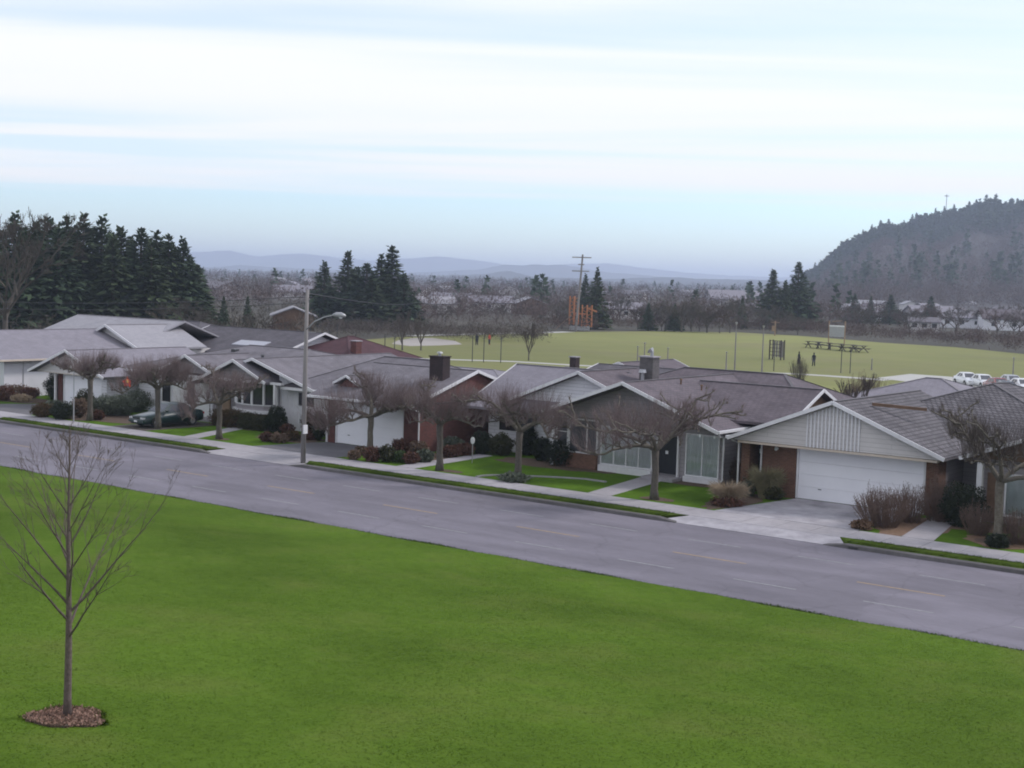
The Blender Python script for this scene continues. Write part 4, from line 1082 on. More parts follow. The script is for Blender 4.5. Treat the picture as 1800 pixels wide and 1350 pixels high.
def hor(px): return 490 + (px-900)*math.tan(ROLL)
def height_for(px, py, depth): return CAM_H + (hor(px)-py)/F_PX*depth
# tall dark firs on the left: top pixel and depth of each
left_firs = [(-18, 392, 205), (22, 375, 200), (58, 388, 212), (80, 380, 198), (113, 379, 206), (143, 376, 200), (175, 381, 203), (209, 397, 206), (244, 400, 200), (271, 406, 204), (292, 413, 200), (318, 419, 202), (342, 462, 206), (100, 400, 188), (195, 412, 190), (262, 425, 192), (45, 405, 186)]
left_firs += [(px, py, 214) for px, py in ((0, 402), (40, 398), (68, 404), (97, 396), (128, 397), (160, 398), (192, 408), (226, 414), (258, 419), (281, 424), (304, 432), (330, 452))]
ORD = ['first', 'second', 'third', 'fourth', 'fifth', 'sixth', 'seventh', 'eighth', 'ninth', 'tenth', 'eleventh', 'twelfth', 'thirteenth', 'fourteenth', 'fifteenth', 'sixteenth', 'seventeenth', 'eighteenth', 'nineteenth', 'twentieth', 'twenty-first', 'twenty-second', 'twenty-third', 'twenty-fourth', 'twenty-fifth']
for i, (px, py, dp) in enumerate(left_firs):
    H = height_for(px, py, dp)
    plant('fir_tree', FIRS[i % 5], (ORD[i] + ' fir tip from the left in the tall dark row at left') if i < 13 else ('fir in the back rank of the dark left row, ' + ORD[i-17] + ' from the left') if i > 16 else ('lower fir standing before the left row, ' + ('second', 'third', 'last', 'first')[i-13] + ' of four from left'), 'tree', on_ray(px, dp), H/10*1.85, R.random()*6, 'dark firs standing in a row at left', sz=H/10)
for px, py, dp, lb in ((390, 520, 190, 'small dark fir just right of the tall left row'), (432, 520, 196, 'small round-topped evergreen between fir row and street lamp')):
    H = height_for(px, py, dp); plant('fir_tree', FIRS[3], lb, 'tree', on_ray(px, dp), H/10, R.random()*6, sz=H/10)
mid_firs = [(566, 460, 262, 'leftmost fir of the middle clump, with open crown', 0.95), (606, 440, 268, 'pointed fir second from left in the middle clump', 0.9), (640, 462, 262, 'broad fir in the heart of the middle clump', 1.3), (684, 432, 266, 'tallest fir of the middle clump, at its right', 1.15), (665, 447, 270, 'fir hidden half behind the tallest of the middle clump', 1.1), (706, 480, 262, 'low fir at the right end of the middle clump', 1.1), (650, 490, 256, 'low dense fir in front of the middle clump', 1.6), (622, 468, 272, 'slim fir behind the second one of the middle clump', 1.1)]
for i, (px, py, dp, lb, ws) in enumerate(mid_firs):
    H = height_for(px, py, dp); plant('fir_tree', FIRS[(i+1) % 5], lb, 'tree', on_ray(px, dp), H/10*2.0*ws, R.random()*6, 'firs of the middle clump', sz=H/10)
for i, (px, py, dp, lb, ws) in enumerate([(1044, 470, 290, 'dark fir right behind the tall utility pole', 1.0), (1024, 482, 295, 'fir on the left of the pair behind the utility pole', 0.9), (1352, 472, 330, 'left fir of the pair at the foot of the hill', 1.25), (1396, 460, 335, 'right and taller fir of the pair at the foot of the hill', 1.2), (1374, 492, 328, 'low fir between the pair at the foot of the hill', 1.1), (1300, 520, 320, 'small dark fir left of the hill-foot pair', 0.9),
        (1497, 516, 400, 'dark evergreen before the hill, left of three', 1.3), (1560, 517, 400, 'dark evergreen before the hill, middle of three', 1.6), (1630, 520, 400, 'dark evergreen before the hill, right of three', 1.3), (1525, 520, 410, 'slim evergreen between hill-foot houses', 1.1)]):
    H = height_for(px, py, dp); plant('fir_tree', FIRS[i % 5], lb, 'tree', on_ray(px, dp), H/10*1.4*ws, R.random()*6, sz=H/10)
# bare trees
plant('bare_tree', BIGBARE, 'tall bare tree at the left edge in front of the firs', 'tree', on_ray(6, 165), 1.75, 0.4)
for px, py, dp, lb in ((322, 522, 178, 'bushy bare tree below the end of the fir row'), (355, 548, 175, 'low bare tree left of the small fir'), (455, 545, 190, 'brown bare tree left of the street lamp'), (490, 548, 200, 'brown bare tree behind the street lamp'), (425, 555, 186, 'low brown bare tree under the small evergreen'), (570, 582, 205, 'low bare bush beside the lamp arm')):
    H = height_for(px, py, dp); plant('bare_tree', BARES[R.randrange(4)], lb, 'tree', on_ray(px, dp), H/10*1.3, R.random()*6, sz=H/10)
def belt(px):
    for lim, w in ((960, 'behind the left half of the sports field'), (1110, 'around the orange rig and utility pole'), (1300, 'behind the middle of the sports field'), (1430, 'round the fir pair at the foot of the hill'), (9999, 'between the field and the wooded hill')):
        if px < lim: return w
for i in range(64):
    px = 735 + i*17 + R.uniform(-8, 8); dp = R.uniform(280, 370)
    if px > 1410: dp = R.uniform(300, 420)
    py = (545 if px < 960 else 528) + R.uniform(-10, 22) + (12 if px > 1450 else 0)
    H = max(3.0, height_for(px, py, dp))
    plant('bare_tree', BARES[i % 4], 'leafless grey tree ' + belt(px), 'tree', on_ray(px, dp), H/10*1.35, R.random()*6, 'leafless trees ' + belt(px), sz=H/10)
for i, px in enumerate((1118, 1136, 1160, 1182, 1198, 1212, 1226, 1240, 1262, 1280)):
    dp = R.uniform(284, 300); H = height_for(px, 524 + R.uniform(0, 20), dp)
    plant('bare_tree', BARES[i % 4], 'leafless grey tree ' + belt(px), 'tree', on_ray(px, dp), H/10*0.95, R.random()*6, 'leafless trees ' + belt(px), sz=H/10)
for px, py, lb in ((1136, 532, 'small dark evergreen, left one in the belt right of the orange rig'), (1182, 534, 'small dark evergreen, right one in the belt right of the orange rig')):
    dp = 290; H = height_for(px, py, dp)
    plant('fir_tree', FIRS[1], lb, 'tree', on_ray(px, dp), H/10*1.6, R.random()*6, sz=H/10)
# small bare trees near the houses and on the field's edge
plant('bare_tree', VASE, 'bare vase-shaped shrub tree between the glazed house and the garage roof', 'tree', (-33.6, 79.0, 0), 0.8, 1.0, sz=0.5)
plant('bare_tree', VASE, 'bare multi-stemmed tree by the path, left part of the field', 'tree', on_ray(705, 185), 0.55, 2.0)
plant('bare_tree', VASE, 'second bare multi-stemmed tree by the path, behind the dark chimney', 'tree', on_ray(738, 186), 0.5, 3.2)
plant('bare_tree', VASE, 'thin bare tree by the path above the white gable', 'tree', on_ray(928, 170), 0.42, 0.3, sz=0.5)

# ------------------------------------------------------------------ shrubs
def shrub(label, px, py, w, h, m, kind='leaf', group=None, dens=1.0, z=0.14, xy=None):
    """px, py: where its foot meets the ground in the photograph; w, h in metres"""
    g = Vector((*xy, z)) if xy else ground_at(px, py, z)
    r = np.random.default_rng(int(px*7+py)); k = 0.5*w
    if kind in ('leaf', 'box'):
        n = int(900*dens*(w*h+0.5))
        u = r.normal(size=(n, 3)); u /= np.linalg.norm(u, axis=1, keepdims=True)
        if kind == 'box': u = u/np.max(np.abs(u), axis=1, keepdims=True)**0.8
        lob = 1 + 0.13*np.sin(u[:, 0]*4+px)*np.sin(u[:, 1]*5+py) + 0.10*np.sin(u[:, 2]*7+px*0.3)
        q = (r.uniform(0.72, 1.04, n)*lob)[:, None]
        C = u*q*np.array([k, k*0.9, h*0.52]) + np.array([0, 0, h*0.5])
        C[:, 2] = np.maximum(C[:, 2], 0.02)
        A = np_leaves(C, r.uniform(0.05, 0.12, n), 0.4, 0.6, r)
        o = MB(); # inner mass of twigs
        c0 = np.repeat([[0, 0, 0.0]], 60, 0); c1 = C[r.integers(0, n, 60)]*0.9
        B = np_tubes(c0, c1, 0.012, 0.006, 4)
        u2 = r.normal(size=(260, 3)); u2 /= np.linalg.norm(u2, axis=1, keepdims=True)
        C2 = u2*np.array([k, k*0.9, h*0.5])*0.66 + [0, 0, h*0.46]; C2[:, 2] = np.maximum(C2[:, 2], 0.02)
        D = np_leaves(C2, r.uniform(0.18, 0.32, 260)*min(1, w), 0.2, 0.8, r)
        V, F = join_np([A, B, D])
        ob = np_mesh('shrub', V, F, m, loc=g)
    elif kind == 'grass':
        n = int(1100*dens*w)
        a = r.uniform(0, 6.28, n); b0 = np.stack([np.cos(a)*k*0.35*r.uniform(0, 1, n), np.sin(a)*k*0.35*r.uniform(0, 1, n), np.zeros(n)], 1)
        outw = np.stack([np.cos(a), np.sin(a), np.zeros(n)], 1); L = r.uniform(0.6, 1.05, n)
        mid = b0 + outw*(k*0.38*L*r.uniform(0.3, 1.1, n))[:, None] + np.array([0, 0, 1])*(h*0.72*L)[:, None]
        end = mid + outw*(k*0.55*r.uniform(0.2, 1, n))[:, None] + np.array([0, 0, 1])*(h*r.uniform(-0.2, 0.32, n))[:, None]
        end[:, 2] = np.maximum(end[:, 2], 0.03)
        V, F = np_tubes(np.concatenate([b0, mid]), np.concatenate([mid, end]), np.concatenate([np.full(n, 0.010), np.full(n, 0.008)]), np.concatenate([np.full(n, 0.008), np.full(n, 0.004)]), 3)
        ob = np_mesh('ornamental_grass', V, F, m, loc=g)
    else:  # twiggy
        n = int(75*dens*w); a = r.uniform(0, 6.28, n); q = np.sqrt(r.uniform(0, 1, n))
        b0 = np.stack([np.cos(a)*k*0.5*q, np.sin(a)*k*0.5*q, np.zeros(n)], 1)
        e = np.stack([np.cos(a)*k*q*1.0, np.sin(a)*k*q*1.0, h*r.uniform(0.5, 1.0, n)*(1-0.35*q*q)], 1) + r.normal(0, 0.08, (n, 3))
        m1 = (b0+e)/2 + r.normal(0, 0.04, (n, 3))
        idx = np.repeat(np.arange(n), 5); f = r.uniform(0.3, 1, len(idx))[:, None]
        s0 = m1[idx] + (e[idx]-m1[idx])*f; s1 = s0 + r.normal(0, 0.10, (len(idx), 3)) + [0, 0, 0.10]
        V, F = np_tubes(np.concatenate([b0, m1, s0]), np.concatenate([m1, e, s1]), np.concatenate([np.full(2*n, 0.011), np.full(len(idx), 0.006)]), np.concatenate([np.full(2*n, 0.007), np.full(len(idx), 0.003)]), 3)
        nl = int(n*1.5); C = s1[r.integers(0, len(s1), nl)]
        A = np_leaves(C, r.uniform(0.03, 0.07, nl), 0.2, 0.6, r)
        V, F = join_np([(V, F), A])
        ob = np_mesh('twiggy_shrub', V, F, m, loc=g)
    return tag(ob, label, 'shrub' if kind != 'grass' else 'grass plant', group)
S = shrub
# beside the wide garage
S('large brown bare shrub above the brown board on the garage roof', 1528, 660, 3.4, 4.1, 'cut_stem', 'twig', dens=1.2, z=0.0, xy=(-40.5, 100.0))
S('second brown bare shrub left of the larger one behind the roofs', 1507, 660, 2.4, 3.6, 'cut_stem', 'twig', dens=1.2, z=0.0, xy=(-42.0, 101.0))
S('small dark bush at the near field path right of the light poles', 1392, 660, 2.2, 3.0, 'twig_brown', 'twig', dens=1.0, z=0.0, xy=(-62.5, 135.0))
S('round tan ornamental grass clump left of the concrete driveway', 1280, 886, 1.9, 1.0, 'dry_grass', 'grass', dens=1.0)
S('rusty low plants under the tan grass clump', 1277, 889, 1.5, 0.28, 'rust_shrub')
S('tall green-tan reed grass before the brown brick wall', 1360, 862, 1.9, 1.5, 'reed_grass', 'grass', dens=0.8, xy=(-28.35, 58.3))
S('small dark bush between the two grass clumps', 1322, 868, 0.8, 0.75, 'ever_grey', xy=(-29.3, 58.2))
S('low green plant under the reed grass', 1368, 866, 0.9, 0.6, 'ever_olive', xy=(-27.9, 58.2))
S('large brown twiggy shrub at the right of the concrete driveway', 1550, 925, 2.5, 1.75, 'cut_stem', 'twig', dens=1.7)
S('brown twiggy shrub against the right end of the garage door', 1612, 898, 1.7, 1.7, 'cut_stem', 'twig', dens=1.4, xy=(-21.0, 57.0))
S('tall brown twiggy shrub at the corner of the wide garage', 1645, 884, 1.9, 2.1, 'cut_stem', 'twig', dens=1.5, xy=(-20.1, 58.2))
S('dark glossy evergreen bush right of the wide garage', 1684, 897, 2.0, 1.75, 'ever_dark', dens=1.4, xy=(-18.9, 57.6))
S('orange-brown leaf heap at the driveway corner', 1515, 930, 0.9, 0.3, 'straw', dens=1.0)
S('grey-brown twiggy shrub left of the mossy tree', 1718, 940, 1.5, 1.4, 'cut_stem', 'twig', dens=1.3)
S('brown twiggy shrub at the right edge beside the mossy tree', 1792, 955, 1.8, 1.5, 'cut_stem', 'twig', dens=1.4)
S('dark green low plant at the foot of the mossy tree', 1752, 962, 0.9, 0.5, 'ever_dark')
# glazed front house
for i, (px, py, w, h, m_, lb) in enumerate([(846, 798, 1.35, 1.25, 'ever_dark', 'dark round evergreen nearest the white lollipop sign'), (880, 800, 1.5, 1.2, 'ever_olive', 'brownish round evergreen left of the grey-footed tree'), (926, 800, 1.3, 1.5, 'ever_dark', 'tall dark evergreen right behind the grey-footed tree'), (952, 810, 1.1, 1.25, 'ever_dark', 'dark evergreen between the tall and the biggest bush'), (986, 818, 1.9, 1.4, 'ever_dark', 'biggest dark evergreen under the divided window')]):
    S(lb, px, py, w, h, m_, dens=1.3)
S('clipped olive bush under the right-hand window pane', 1034, 822, 1.0, 1.1, 'ever_olive', 'box', dens=1.5)
S('low grey-green ground plant round the tree foot in the middle lawn', 904, 846, 1.6, 0.35, 'ever_grey', dens=1.5)
for i, (px, py) in enumerate([(1206, 832), (1222, 838), (1243, 846)]):
    S(('low rusty plant nearest the dark glass door', 'middle low rusty plant under the green curtains', 'low rusty plant beside the white downspout')[i], px, py, 0.75, 0.45, 'rust_shrub')
S('bare brown vine shrub in the gap beside the downspout', 1292, 850, 0.9, 1.3, 'cut_stem', 'twig', dens=2)
# red brick house
S('dark clipped hedge block before the red brick wall, left', 738, 786, 1.7, 1.05, 'ever_dark', 'box', dens=1.6)
S('dark clipped hedge block before the red brick wall, right', 803, 782, 2.2, 1.15, 'ever_dark', 'box', dens=1.6)
bed = [(622, 808, 0.7, 0.5, 'tan_shrub', 'tan low shrub at the garage drive corner'), (655, 811, 0.95, 0.75, 'rust_shrub', 'brown shrub at the foot of the tree by the brick garage'), (680, 812, 0.95, 0.85, 'ever_olive', 'dark olive shrub in the brick house bed'), (703, 813, 0.8, 0.6, 'ever_green', 'bright green low bush in the brick house bed'), (722, 815, 0.9, 0.6, 'rust_shrub', 'reddish bush right of the bright green one'), (747, 812, 1.0, 0.65, 'ever_grey', 'grey-green bush left of the path in the brick house bed'), (705, 797, 1.1, 0.8, 'rust_shrub', 'dark red bush behind the bright green one'), (735, 799, 1.2, 0.7, 'tan_shrub', 'greyish brush before the left hedge block'), (790, 803, 1.3, 0.6, 'rust_shrub', 'rusty low bush along the path under the hedge'), (815, 800, 1.3, 0.65, 'rust_shrub', 'rusty low bush next to the lollipop sign'), (795, 793, 1.4, 0.8, 'ever_grey', 'pale grey-green brush before the right hedge block'), (636, 800, 0.9, 0.4, 'tan_shrub', 'tan brush under the drive edge')]
for px, py, w, h, m_, lb in bed: S(lb, px, py, w, h, m_, dens=1.2)
S('slim dark conifer shrub at the left corner of the brick garage', 561, 775, 0.8, 1.75, 'ever_dark', dens=1.6)
S('rusty green climbing shrub beside the small window', 545, 760, 1.2, 1.4, 'ever_rust', dens=0.9)
S('bare climber on the white boards', 548, 752, 0.8, 2.0, 'twig_brown', 'twig')
for px, py, w, h, m_, lb in [(470, 776, 0.9, 0.5, 'rust_shrub', 'dark red low shrub at the lawn edge left of the lamp post'), (490, 778, 1.1, 0.5, 'tan_shrub', 'tan low shrub left of the lamp post'), (512, 774, 1.1, 0.5, 'ever_rust', 'mixed low shrub just left of the lamp post'), (545, 772, 1.2, 0.45, 'rust_shrub', 'reddish ground cover right of the lamp post'), (505, 762, 0.9, 0.55, 'rust_shrub', 'rosy shrub under the white boards')]:
    S(lb, px, py, w, h, m_, dens=1.2)
S('dark tree-like evergreen at the left side of the small garage', 65, 694, 1.9, 2.0, 'ever_dark', dens=1.2, xy=(-87.0, 61.0))
# bow window house
for px, py, w, h, m_, lb in [(404, 744, 1.15, 0.95, 'ever_rust', 'rusty clipped bush, leftmost under the bow window'), (426, 747, 1.2, 1.05, 'ever_rust', 'rusty clipped bush, second under the bow window'), (450, 747, 1.1, 1.0, 'ever_olive', 'olive clipped bush, third under the bow window'), (471, 745, 1.0, 0.95, 'ever_olive', 'olive clipped bush, fourth under the bow window')]:
    S(lb, px, py, w, h, m_, 'box', dens=1.5, xy=(-66.9 + (px-404)*0.0565, 58.95))
S('dark round evergreen at the right end of the bow window', 488, 742, 1.4, 1.55, 'ever_dark', dens=1.6, xy=(-61.9, 59.1))
# left yards
for px, py, w, h, m_, lb in [(75, 733, 1.6, 0.9, 'ever_rust', 'mixed rusty shrub at the left garage drive'), (110, 737, 1.7, 1.1, 'ever_dark', 'dark green shrub left of the leftmost street tree'), (95, 728, 1.5, 0.9, 'ever_grey', 'grey-green shrub behind the dark one at left'), (140, 734, 1.1, 1.3, 'tan_shrub', 'straw-brown shrub left of the leftmost tree trunk'), (150, 724, 1.5, 1.5, 'ever_olive', 'olive shrub behind the leftmost tree trunk'), (172, 738, 0.9, 0.6, 'rust_shrub', 'rusty low plant right of the leftmost tree trunk'),
        (185, 730, 2.0, 1.35, 'ever_grey', 'silvery green bush, first of the loose hedge'), (212, 730, 2.2, 1.3, 'ever_grey', 'silvery green bush, second of the loose hedge'), (240, 724, 2.2, 1.5, 'ever_grey', 'silvery green bush, third of the loose hedge, behind the car'), (265, 716, 2.0, 1.5, 'ever_grey', 'silvery green bush, last of the loose hedge'), (228, 708, 2.0, 1.5, 'ever_green', 'green bush behind the silvery hedge'),
        (8, 704, 1.6, 1.1, 'rust_shrub', 'rusty shrub at the left edge of the picture'), (28, 698, 2.2, 0.9, 'tan_shrub', 'tan brush before the panelled wall'), (52, 700, 1.6, 0.8, 'rust_shrub', 'brown brush right of the panelled wall'), (38, 706, 1.5, 0.5, 'dry_grass', 'yellowish low plants in the left bed')]:
    S(lb, px, py, w, h, m_, dens=1.1)

# ------------------------------------------------------------------ street furniture
lx, ly = -51.2, 50.85
t = thing('street_lamp', 'tall wooden utility pole with curved street-lamp arm beside the driveway', 'street lamp', (lx, ly, 0.13))
MB().tube([(lx, ly, 0.05), (lx+0.03, ly, 4.5), (lx+0.09, ly, 9.1)], [0.135, 0.115, 0.09], 10).build('pole', 'pole_wood', t, True)
armp = [(lx+0.1, ly-0.05, 7.05), (lx+0.55, ly+0.12, 7.5), (lx+1.05, ly+0.3, 7.75), (lx+1.6, ly+0.45, 7.86)]
MB().tube(armp, [0.04, 0.035, 0.032, 0.03], 7).build('arm', 'metal_grey', t, True)
hd_ = MB().tube([(lx+1.5, ly+0.42, 7.86), (lx+1.7, ly+0.49, 7.9), (lx+1.98, ly+0.58, 7.88), (lx+2.2, ly+0.66, 7.84)], [0.05, 0.12, 0.15, 0.06], 9).build('lamp_head', 'metal_grey', t, True)
MB().tube([(lx+1.95, ly+0.57, 7.80), (lx+1.95, ly+0.57, 7.70)], [0.12, 0.06], 9).build('lens', 'lens', hd_)
MB().bar((lx-0.02, ly+0.05, 8.7), (lx+0.35, ly+0.17, 8.72), 0.06, 0.08).build('bracket', 'dark_metal', t)
MB().tube([(lx+0.12, ly, 6.95), (lx+0.6, ly+0.15, 6.93)], [0.015, 0.015], 5).build('brace', 'metal_grey', t)
MB().box(lx+0.14, lx+0.24, ly-0.2, ly+0.05, 1.65, 2.1).build('pole_box', 'trim_white', t)
def wire(label, a, b, sag, r=0.016):
    a, b = Vector(a), Vector(b); pts = []
    for i in range(25):
        k = i/24; p = a.lerp(b, k); p.z -= sag*4*k*(1-k); pts.append(p)
    return tag(MB().tube(pts, r, 4, False).build('power_line', 'dark_metal'), label, 'power line')
wire('upper power line running left from the street lamp pole past the firs', (lx+0.05, ly, 8.75), (-150, 62, 9.2), 1.7)
wire('lower power line running left from the street lamp pole past the firs', (lx+0.05, ly, 8.45), (-150, 62, 8.7), 1.8)
wire('power line running right from the street lamp pole towards the middle firs', (lx+0.1, ly, 8.95), on_ray(730, 252, 5.2), 0.5)
# small signs
sx2, sy2 = -45.05, 57.3
t = thing('lollipop_sign', 'small white round-headed sign on a thin post beside the path', 'sign', (sx2, sy2, 0.15))
MB().tube([(sx2, sy2, 0.1), (sx2, sy2, 1.3)], 0.022, 6).build('post', 'metal_grey', t)
MB().add([(sx2+0.13*math.cos(2*math.pi*i/12), sy2-0.02, 1.35+0.19*math.sin(2*math.pi*i/12)) for i in range(12)] + [(sx2+0.13*math.cos(2*math.pi*i/12), sy2+0.02, 1.35+0.19*math.sin(2*math.pi*i/12)) for i in range(12)],
         [tuple(range(12)), tuple(range(12, 24))[::-1]] + [(i, 12+i, 12+(i+1) % 12, (i+1) % 12) for i in range(12)]).build('sign_plate', 'trim_white', t)
gx, gy = -73.7, 52.95
t = thing('marker_post', 'slim pale post on the pavement edge near the leftmost street tree', 'post', (gx, gy, 0.15))
MB().tube([(gx, gy, 0.1), (gx, gy, 1.55)], 0.042, 8).build('post', 'metal_grey', t)
MB().tube([(gx, gy, 1.55), (gx, gy, 3.4)], 0.025, 6).build('rod', 'metal_grey', t)
MB().tube([(gx, gy, 1.55), (gx, gy, 1.62)], [0.05, 0.03], 8).build('cap', 'metal_grey', t)
# red garden banner by the white side wall
fx, fy, fz = -75.6, 58.5, 2.3
t = thing('garden_banner', 'bright red star-shaped garden banner against the white side wall', 'banner', (fx, fy, 0.14))
MB().tube([(fx, fy, 0.1), (fx, fy, 2.8)], 0.018, 6).build('pole', 'metal_grey', t)
o_ = MB()
for i in range(10):
    a = 2*math.pi*i/10+0.3; q = 0.46 if i % 2 == 0 else 0.25
    o_.v.append((fx+0.05+0.02*math.sin(i), fy-0.05+q*math.cos(a)*1.0, fz+q*math.sin(a)*0.9)); 
o_.v += [(v[0]+0.03, v[1], v[2]) for v in o_.v[:10]]
o_.f = [tuple(range(10)), tuple(range(10, 20))[::-1]] + [(i, 10+i, 10+(i+1) % 10, (i+1) % 10) for i in range(10)]
o_.build('cloth', 'red_cloth', t)
MB().tube([(fx+0.085, fy-0.05, fz+0.08), (fx+0.11, fy-0.05, fz+0.08)], [0.12, 0.1], 9).build('patch', 'yellow_cloth', t)
# drain slot in the curb at right
tag(MB().box(-20.75, -20.35, 49.985, 50.02, 0.02, 0.10).build('curb_drain', 'dark_metal'), 'dark drain opening in the curb right of the concrete driveway', 'drain')

# ------------------------------------------------------------------ cars
def car(label, loc, rz, paint, group=None, plate=True):
    t = thing('car', label, 'car', (0, 0, 0), group)
    st = [(-2.28, 0.60, 0.30, 0.52), (-2.22, 0.76, 0.24, 0.66), (-2.0, 0.83, 0.22, 0.74), (-1.5, 0.865, 0.22, 0.82), (-0.85, 0.87, 0.22, 0.93), (-0.2, 0.87, 0.22, 0.95), (0.6, 0.87, 0.22, 0.96), (1.35, 0.865, 0.22, 0.98), (1.9, 0.84, 0.24, 0.97), (2.2, 0.78, 0.28, 0.93), (2.28, 0.66, 0.36, 0.80)]
    b = MB(); n = 12
    for y, w, zb, zt in st:
        mid = zb + (zt-zb)*0.52
        half = [(0.0, zt+0.015), (w*0.55, zt+0.005), (w*0.86, zt-0.04), (w*0.97, mid+0.08), (w, mid-0.05), (w*0.95, zb+0.05), (w*0.8, zb)]
        ring_ = [(x, z) for x, z in half] + [(-x, z) for x, z in half[::-1][:-1]]
        for x, z in ring_: b.v.append((x, y, z))
    n = 13
    for i in range(len(st)-1):
        for j in range(n):
            q = (j+1) % n; b.f.append((i*n+j, (i+1)*n+j, (i+1)*n+q, i*n+q))
    b.f.append(tuple(range(n))); b.f.append(tuple((len(st)-1)*n+i for i in range(n))[::-1])
    body = b.build('body', paint, t, True)
    # cabin
    bot = [(-0.74, -0.95), (0.74, -0.95), (0.76, 1.62), (-0.76, 1.62)]; top = [(-0.56, -0.22), (0.56, -0.22), (0.57, 0.95), (-0.57, 0.95)]
    zb, zt = 0.92, 1.38
    c = MB(); c.v = [(x, y, zb) for x, y in bot] + [(x, y, zt) for x, y in top] + [(x*0.8, y*0.9+0.03, zt+0.05) for x, y in top]
    c.f = [(0,1,5,4), (1,2,6,5), (2,3,7,6), (3,0,4,7), (4,5,9,8), (5,6,10,9), (6,7,11,10), (7,4,8,11), (8,9,10,11)]
    cab = c.build('cabin', paint, t, True)
    for p in cab.data.polygons: p.use_smooth = p.index > 3
    def pane(name, q, off, m='window_mid'):
        o = MB(); q = [Vector(v) for v in q]; nrm = (q[1]-q[0]).cross(q[2]-q[0]).normalized()*off
        o.add([v+nrm for v in q] + [v-nrm*0.5 for v in q], [(0,1,2,3), (7,6,5,4), (0,4,5,1), (1,5,6,2), (2,6,7,3), (3,7,4,0)])
        return o.build(name, m, cab)
    L = lambda a, b_, k: tuple(a[i]+(b_[i]-a[i])*k for i in range(3))
    def face(i, j, k, l, u0, u1, v0, v1):
        A, B, C_, D = [c.v[q] for q in (i, j, k, l)]
        f = lambda u, v: L(L(A, B, u), L(D, C_, u), v)
        return [f(u0, v0), f(u1, v0), f(u1, v1), f(u0, v1)]
    pane('windscreen', face(0,1,5,4, 0.07, 0.93, 0.06, 0.92), 0.008, 'window_mid')
    pane('rear_window', face(2,3,7,6, 0.08, 0.92, 0.08, 0.9), 0.008, 'window_dark')
    for (i, j, k, l), rev in (((1,2,6,5), False), ((3,0,4,7), True)):
        for u0, u1 in ((0.20, 0.50), (0.54, 0.82)):
            uu = (1-u1, 1-u0) if rev else (u0, u1)
            pane('side_window', face(i,j,k,l, uu[0], uu[1], 0.12, 0.88), 0.008, 'window_mid')
    for sx_ in (-1, 1):
        for y in (-1.38, 1.30):
            w = MB().tube([(sx_*0.70, y, 0.31), (sx_*0.87, y, 0.31), (sx_*0.885, y, 0.31)], [0.31, 0.31, 0.27], 18).build('wheel', 'rubber', t)
            MB().tube([(sx_*0.87, y, 0.31), (sx_*0.895, y, 0.31)], [0.2, 0.17], 12).build('rim', 'rim', w)
            ar = MB(); m_ = 14
            for q in range(m_+1):
                a = math.pi*q/m_; 
                for rr_ in (0.325, 0.385): ar.v.append((sx_*0.872, y+rr_*math.cos(a), 0.31+rr_*math.sin(a)))
            ar.f = [(2*q, 2*q+1, 2*q+3, 2*q+2) for q in range(m_)]
            ar.build('wheel_arch', 'plastic_dark', t)
        MB().box(sx_*0.58-0.15, sx_*0.58+0.15, -2.285, -2.12, 0.56, 0.66).build('headlight', 'lamp_glass', t)
        MB().box(sx_*0.60-0.13, sx_*0.60+0.13, 2.16, 2.292, 0.68, 0.82).build('tail_light', 'tail_red', t)
        MB().box(sx_*0.90-0.08, sx_*0.90+0.08, -0.72, -0.60, 0.95, 1.06).build('mirror', paint, t)
    MB().box(-0.30, 0.30, -2.30, -2.2, 0.55, 0.63).build('grille', 'plastic_dark', t)
    MB().box(-0.78, 0.78, -2.315, -2.1, 0.34, 0.47).build('bumper', paint, t)
    if plate: MB().box(-0.16, 0.16, -2.335, -2.316, 0.36, 0.46).build('licence_plate', 'trim_white', t)
    MB().box(-0.83, 0.83, -1.0, 0.9, 0.20, 0.24).build('sill', 'plastic_dark', t)
    t.location = loc; t.rotation_euler = (0, 0, rz)
    return t
car('dark green sedan parked nose to the street on a short drive', (-68.75, 56.3, 0.155), math.radians(-4), 'car_green')
for i, (px, py, rz, pm, lb) in enumerate([(1700, 672, 0.7, 'car_white', 'white car, leftmost in the far parking lot'), (1728, 676, 0.7, 'car_white', 'second white car in the far parking lot'), (1755, 683, 0.7, 'car_red', 'red car in the far parking lot'), (1770, 690, 0.7, 'car_black', 'black car nearest in the far parking lot'), (1778, 677, 0.7, 'car_silver', 'silver car at the right of the far parking lot'), (1796, 684, 0.7, 'car_white', 'white car at the right edge of the far parking lot')]):
    car(lb, ground_at(px, py + 6, 0.02), rz, pm, 'cars in the far parking lot')

# ------------------------------------------------------------------ sports field and what stands on it
fp = [ground_at(*p) for p in ((1900, 640), (1800, 622), (1680, 610), (1550, 602), (1420, 591), (1300, 584), (1150, 582), (1000, 583), (900, 586), (800, 590), (700, 592), (640, 597))]
fp = [(p.x, p.y) for p in fp] + [(-131, 139), (-108, 117), (-70, 112), (-10, 112), (10, 190)]
struct(MB().poly(fp[::-1], -0.09, -0.03).build('sports_field', 'field_grass'))
def ribbon(name, pts, w, z, m):
    b = MB(); pts = [Vector((p[0], p[1], 0)) for p in pts]; n = len(pts)
    for i, p in enumerate(pts):
        d = (pts[min(i+1, n-1)] - pts[max(i-1, 0)]).normalized(); s = Vector((-d.y, d.x, 0)); ww = w[i] if isinstance(w, list) else w
        b.v += [tuple(p + s*ww/2 + Vector((0, 0, z))), tuple(p - s*ww/2 + Vector((0, 0, z)))]
    b.f = [(2*i, 2*i+2, 2*i+3, 2*i+1) for i in range(n-1)]
    o = b.build(name, m); 
    return struct(o)
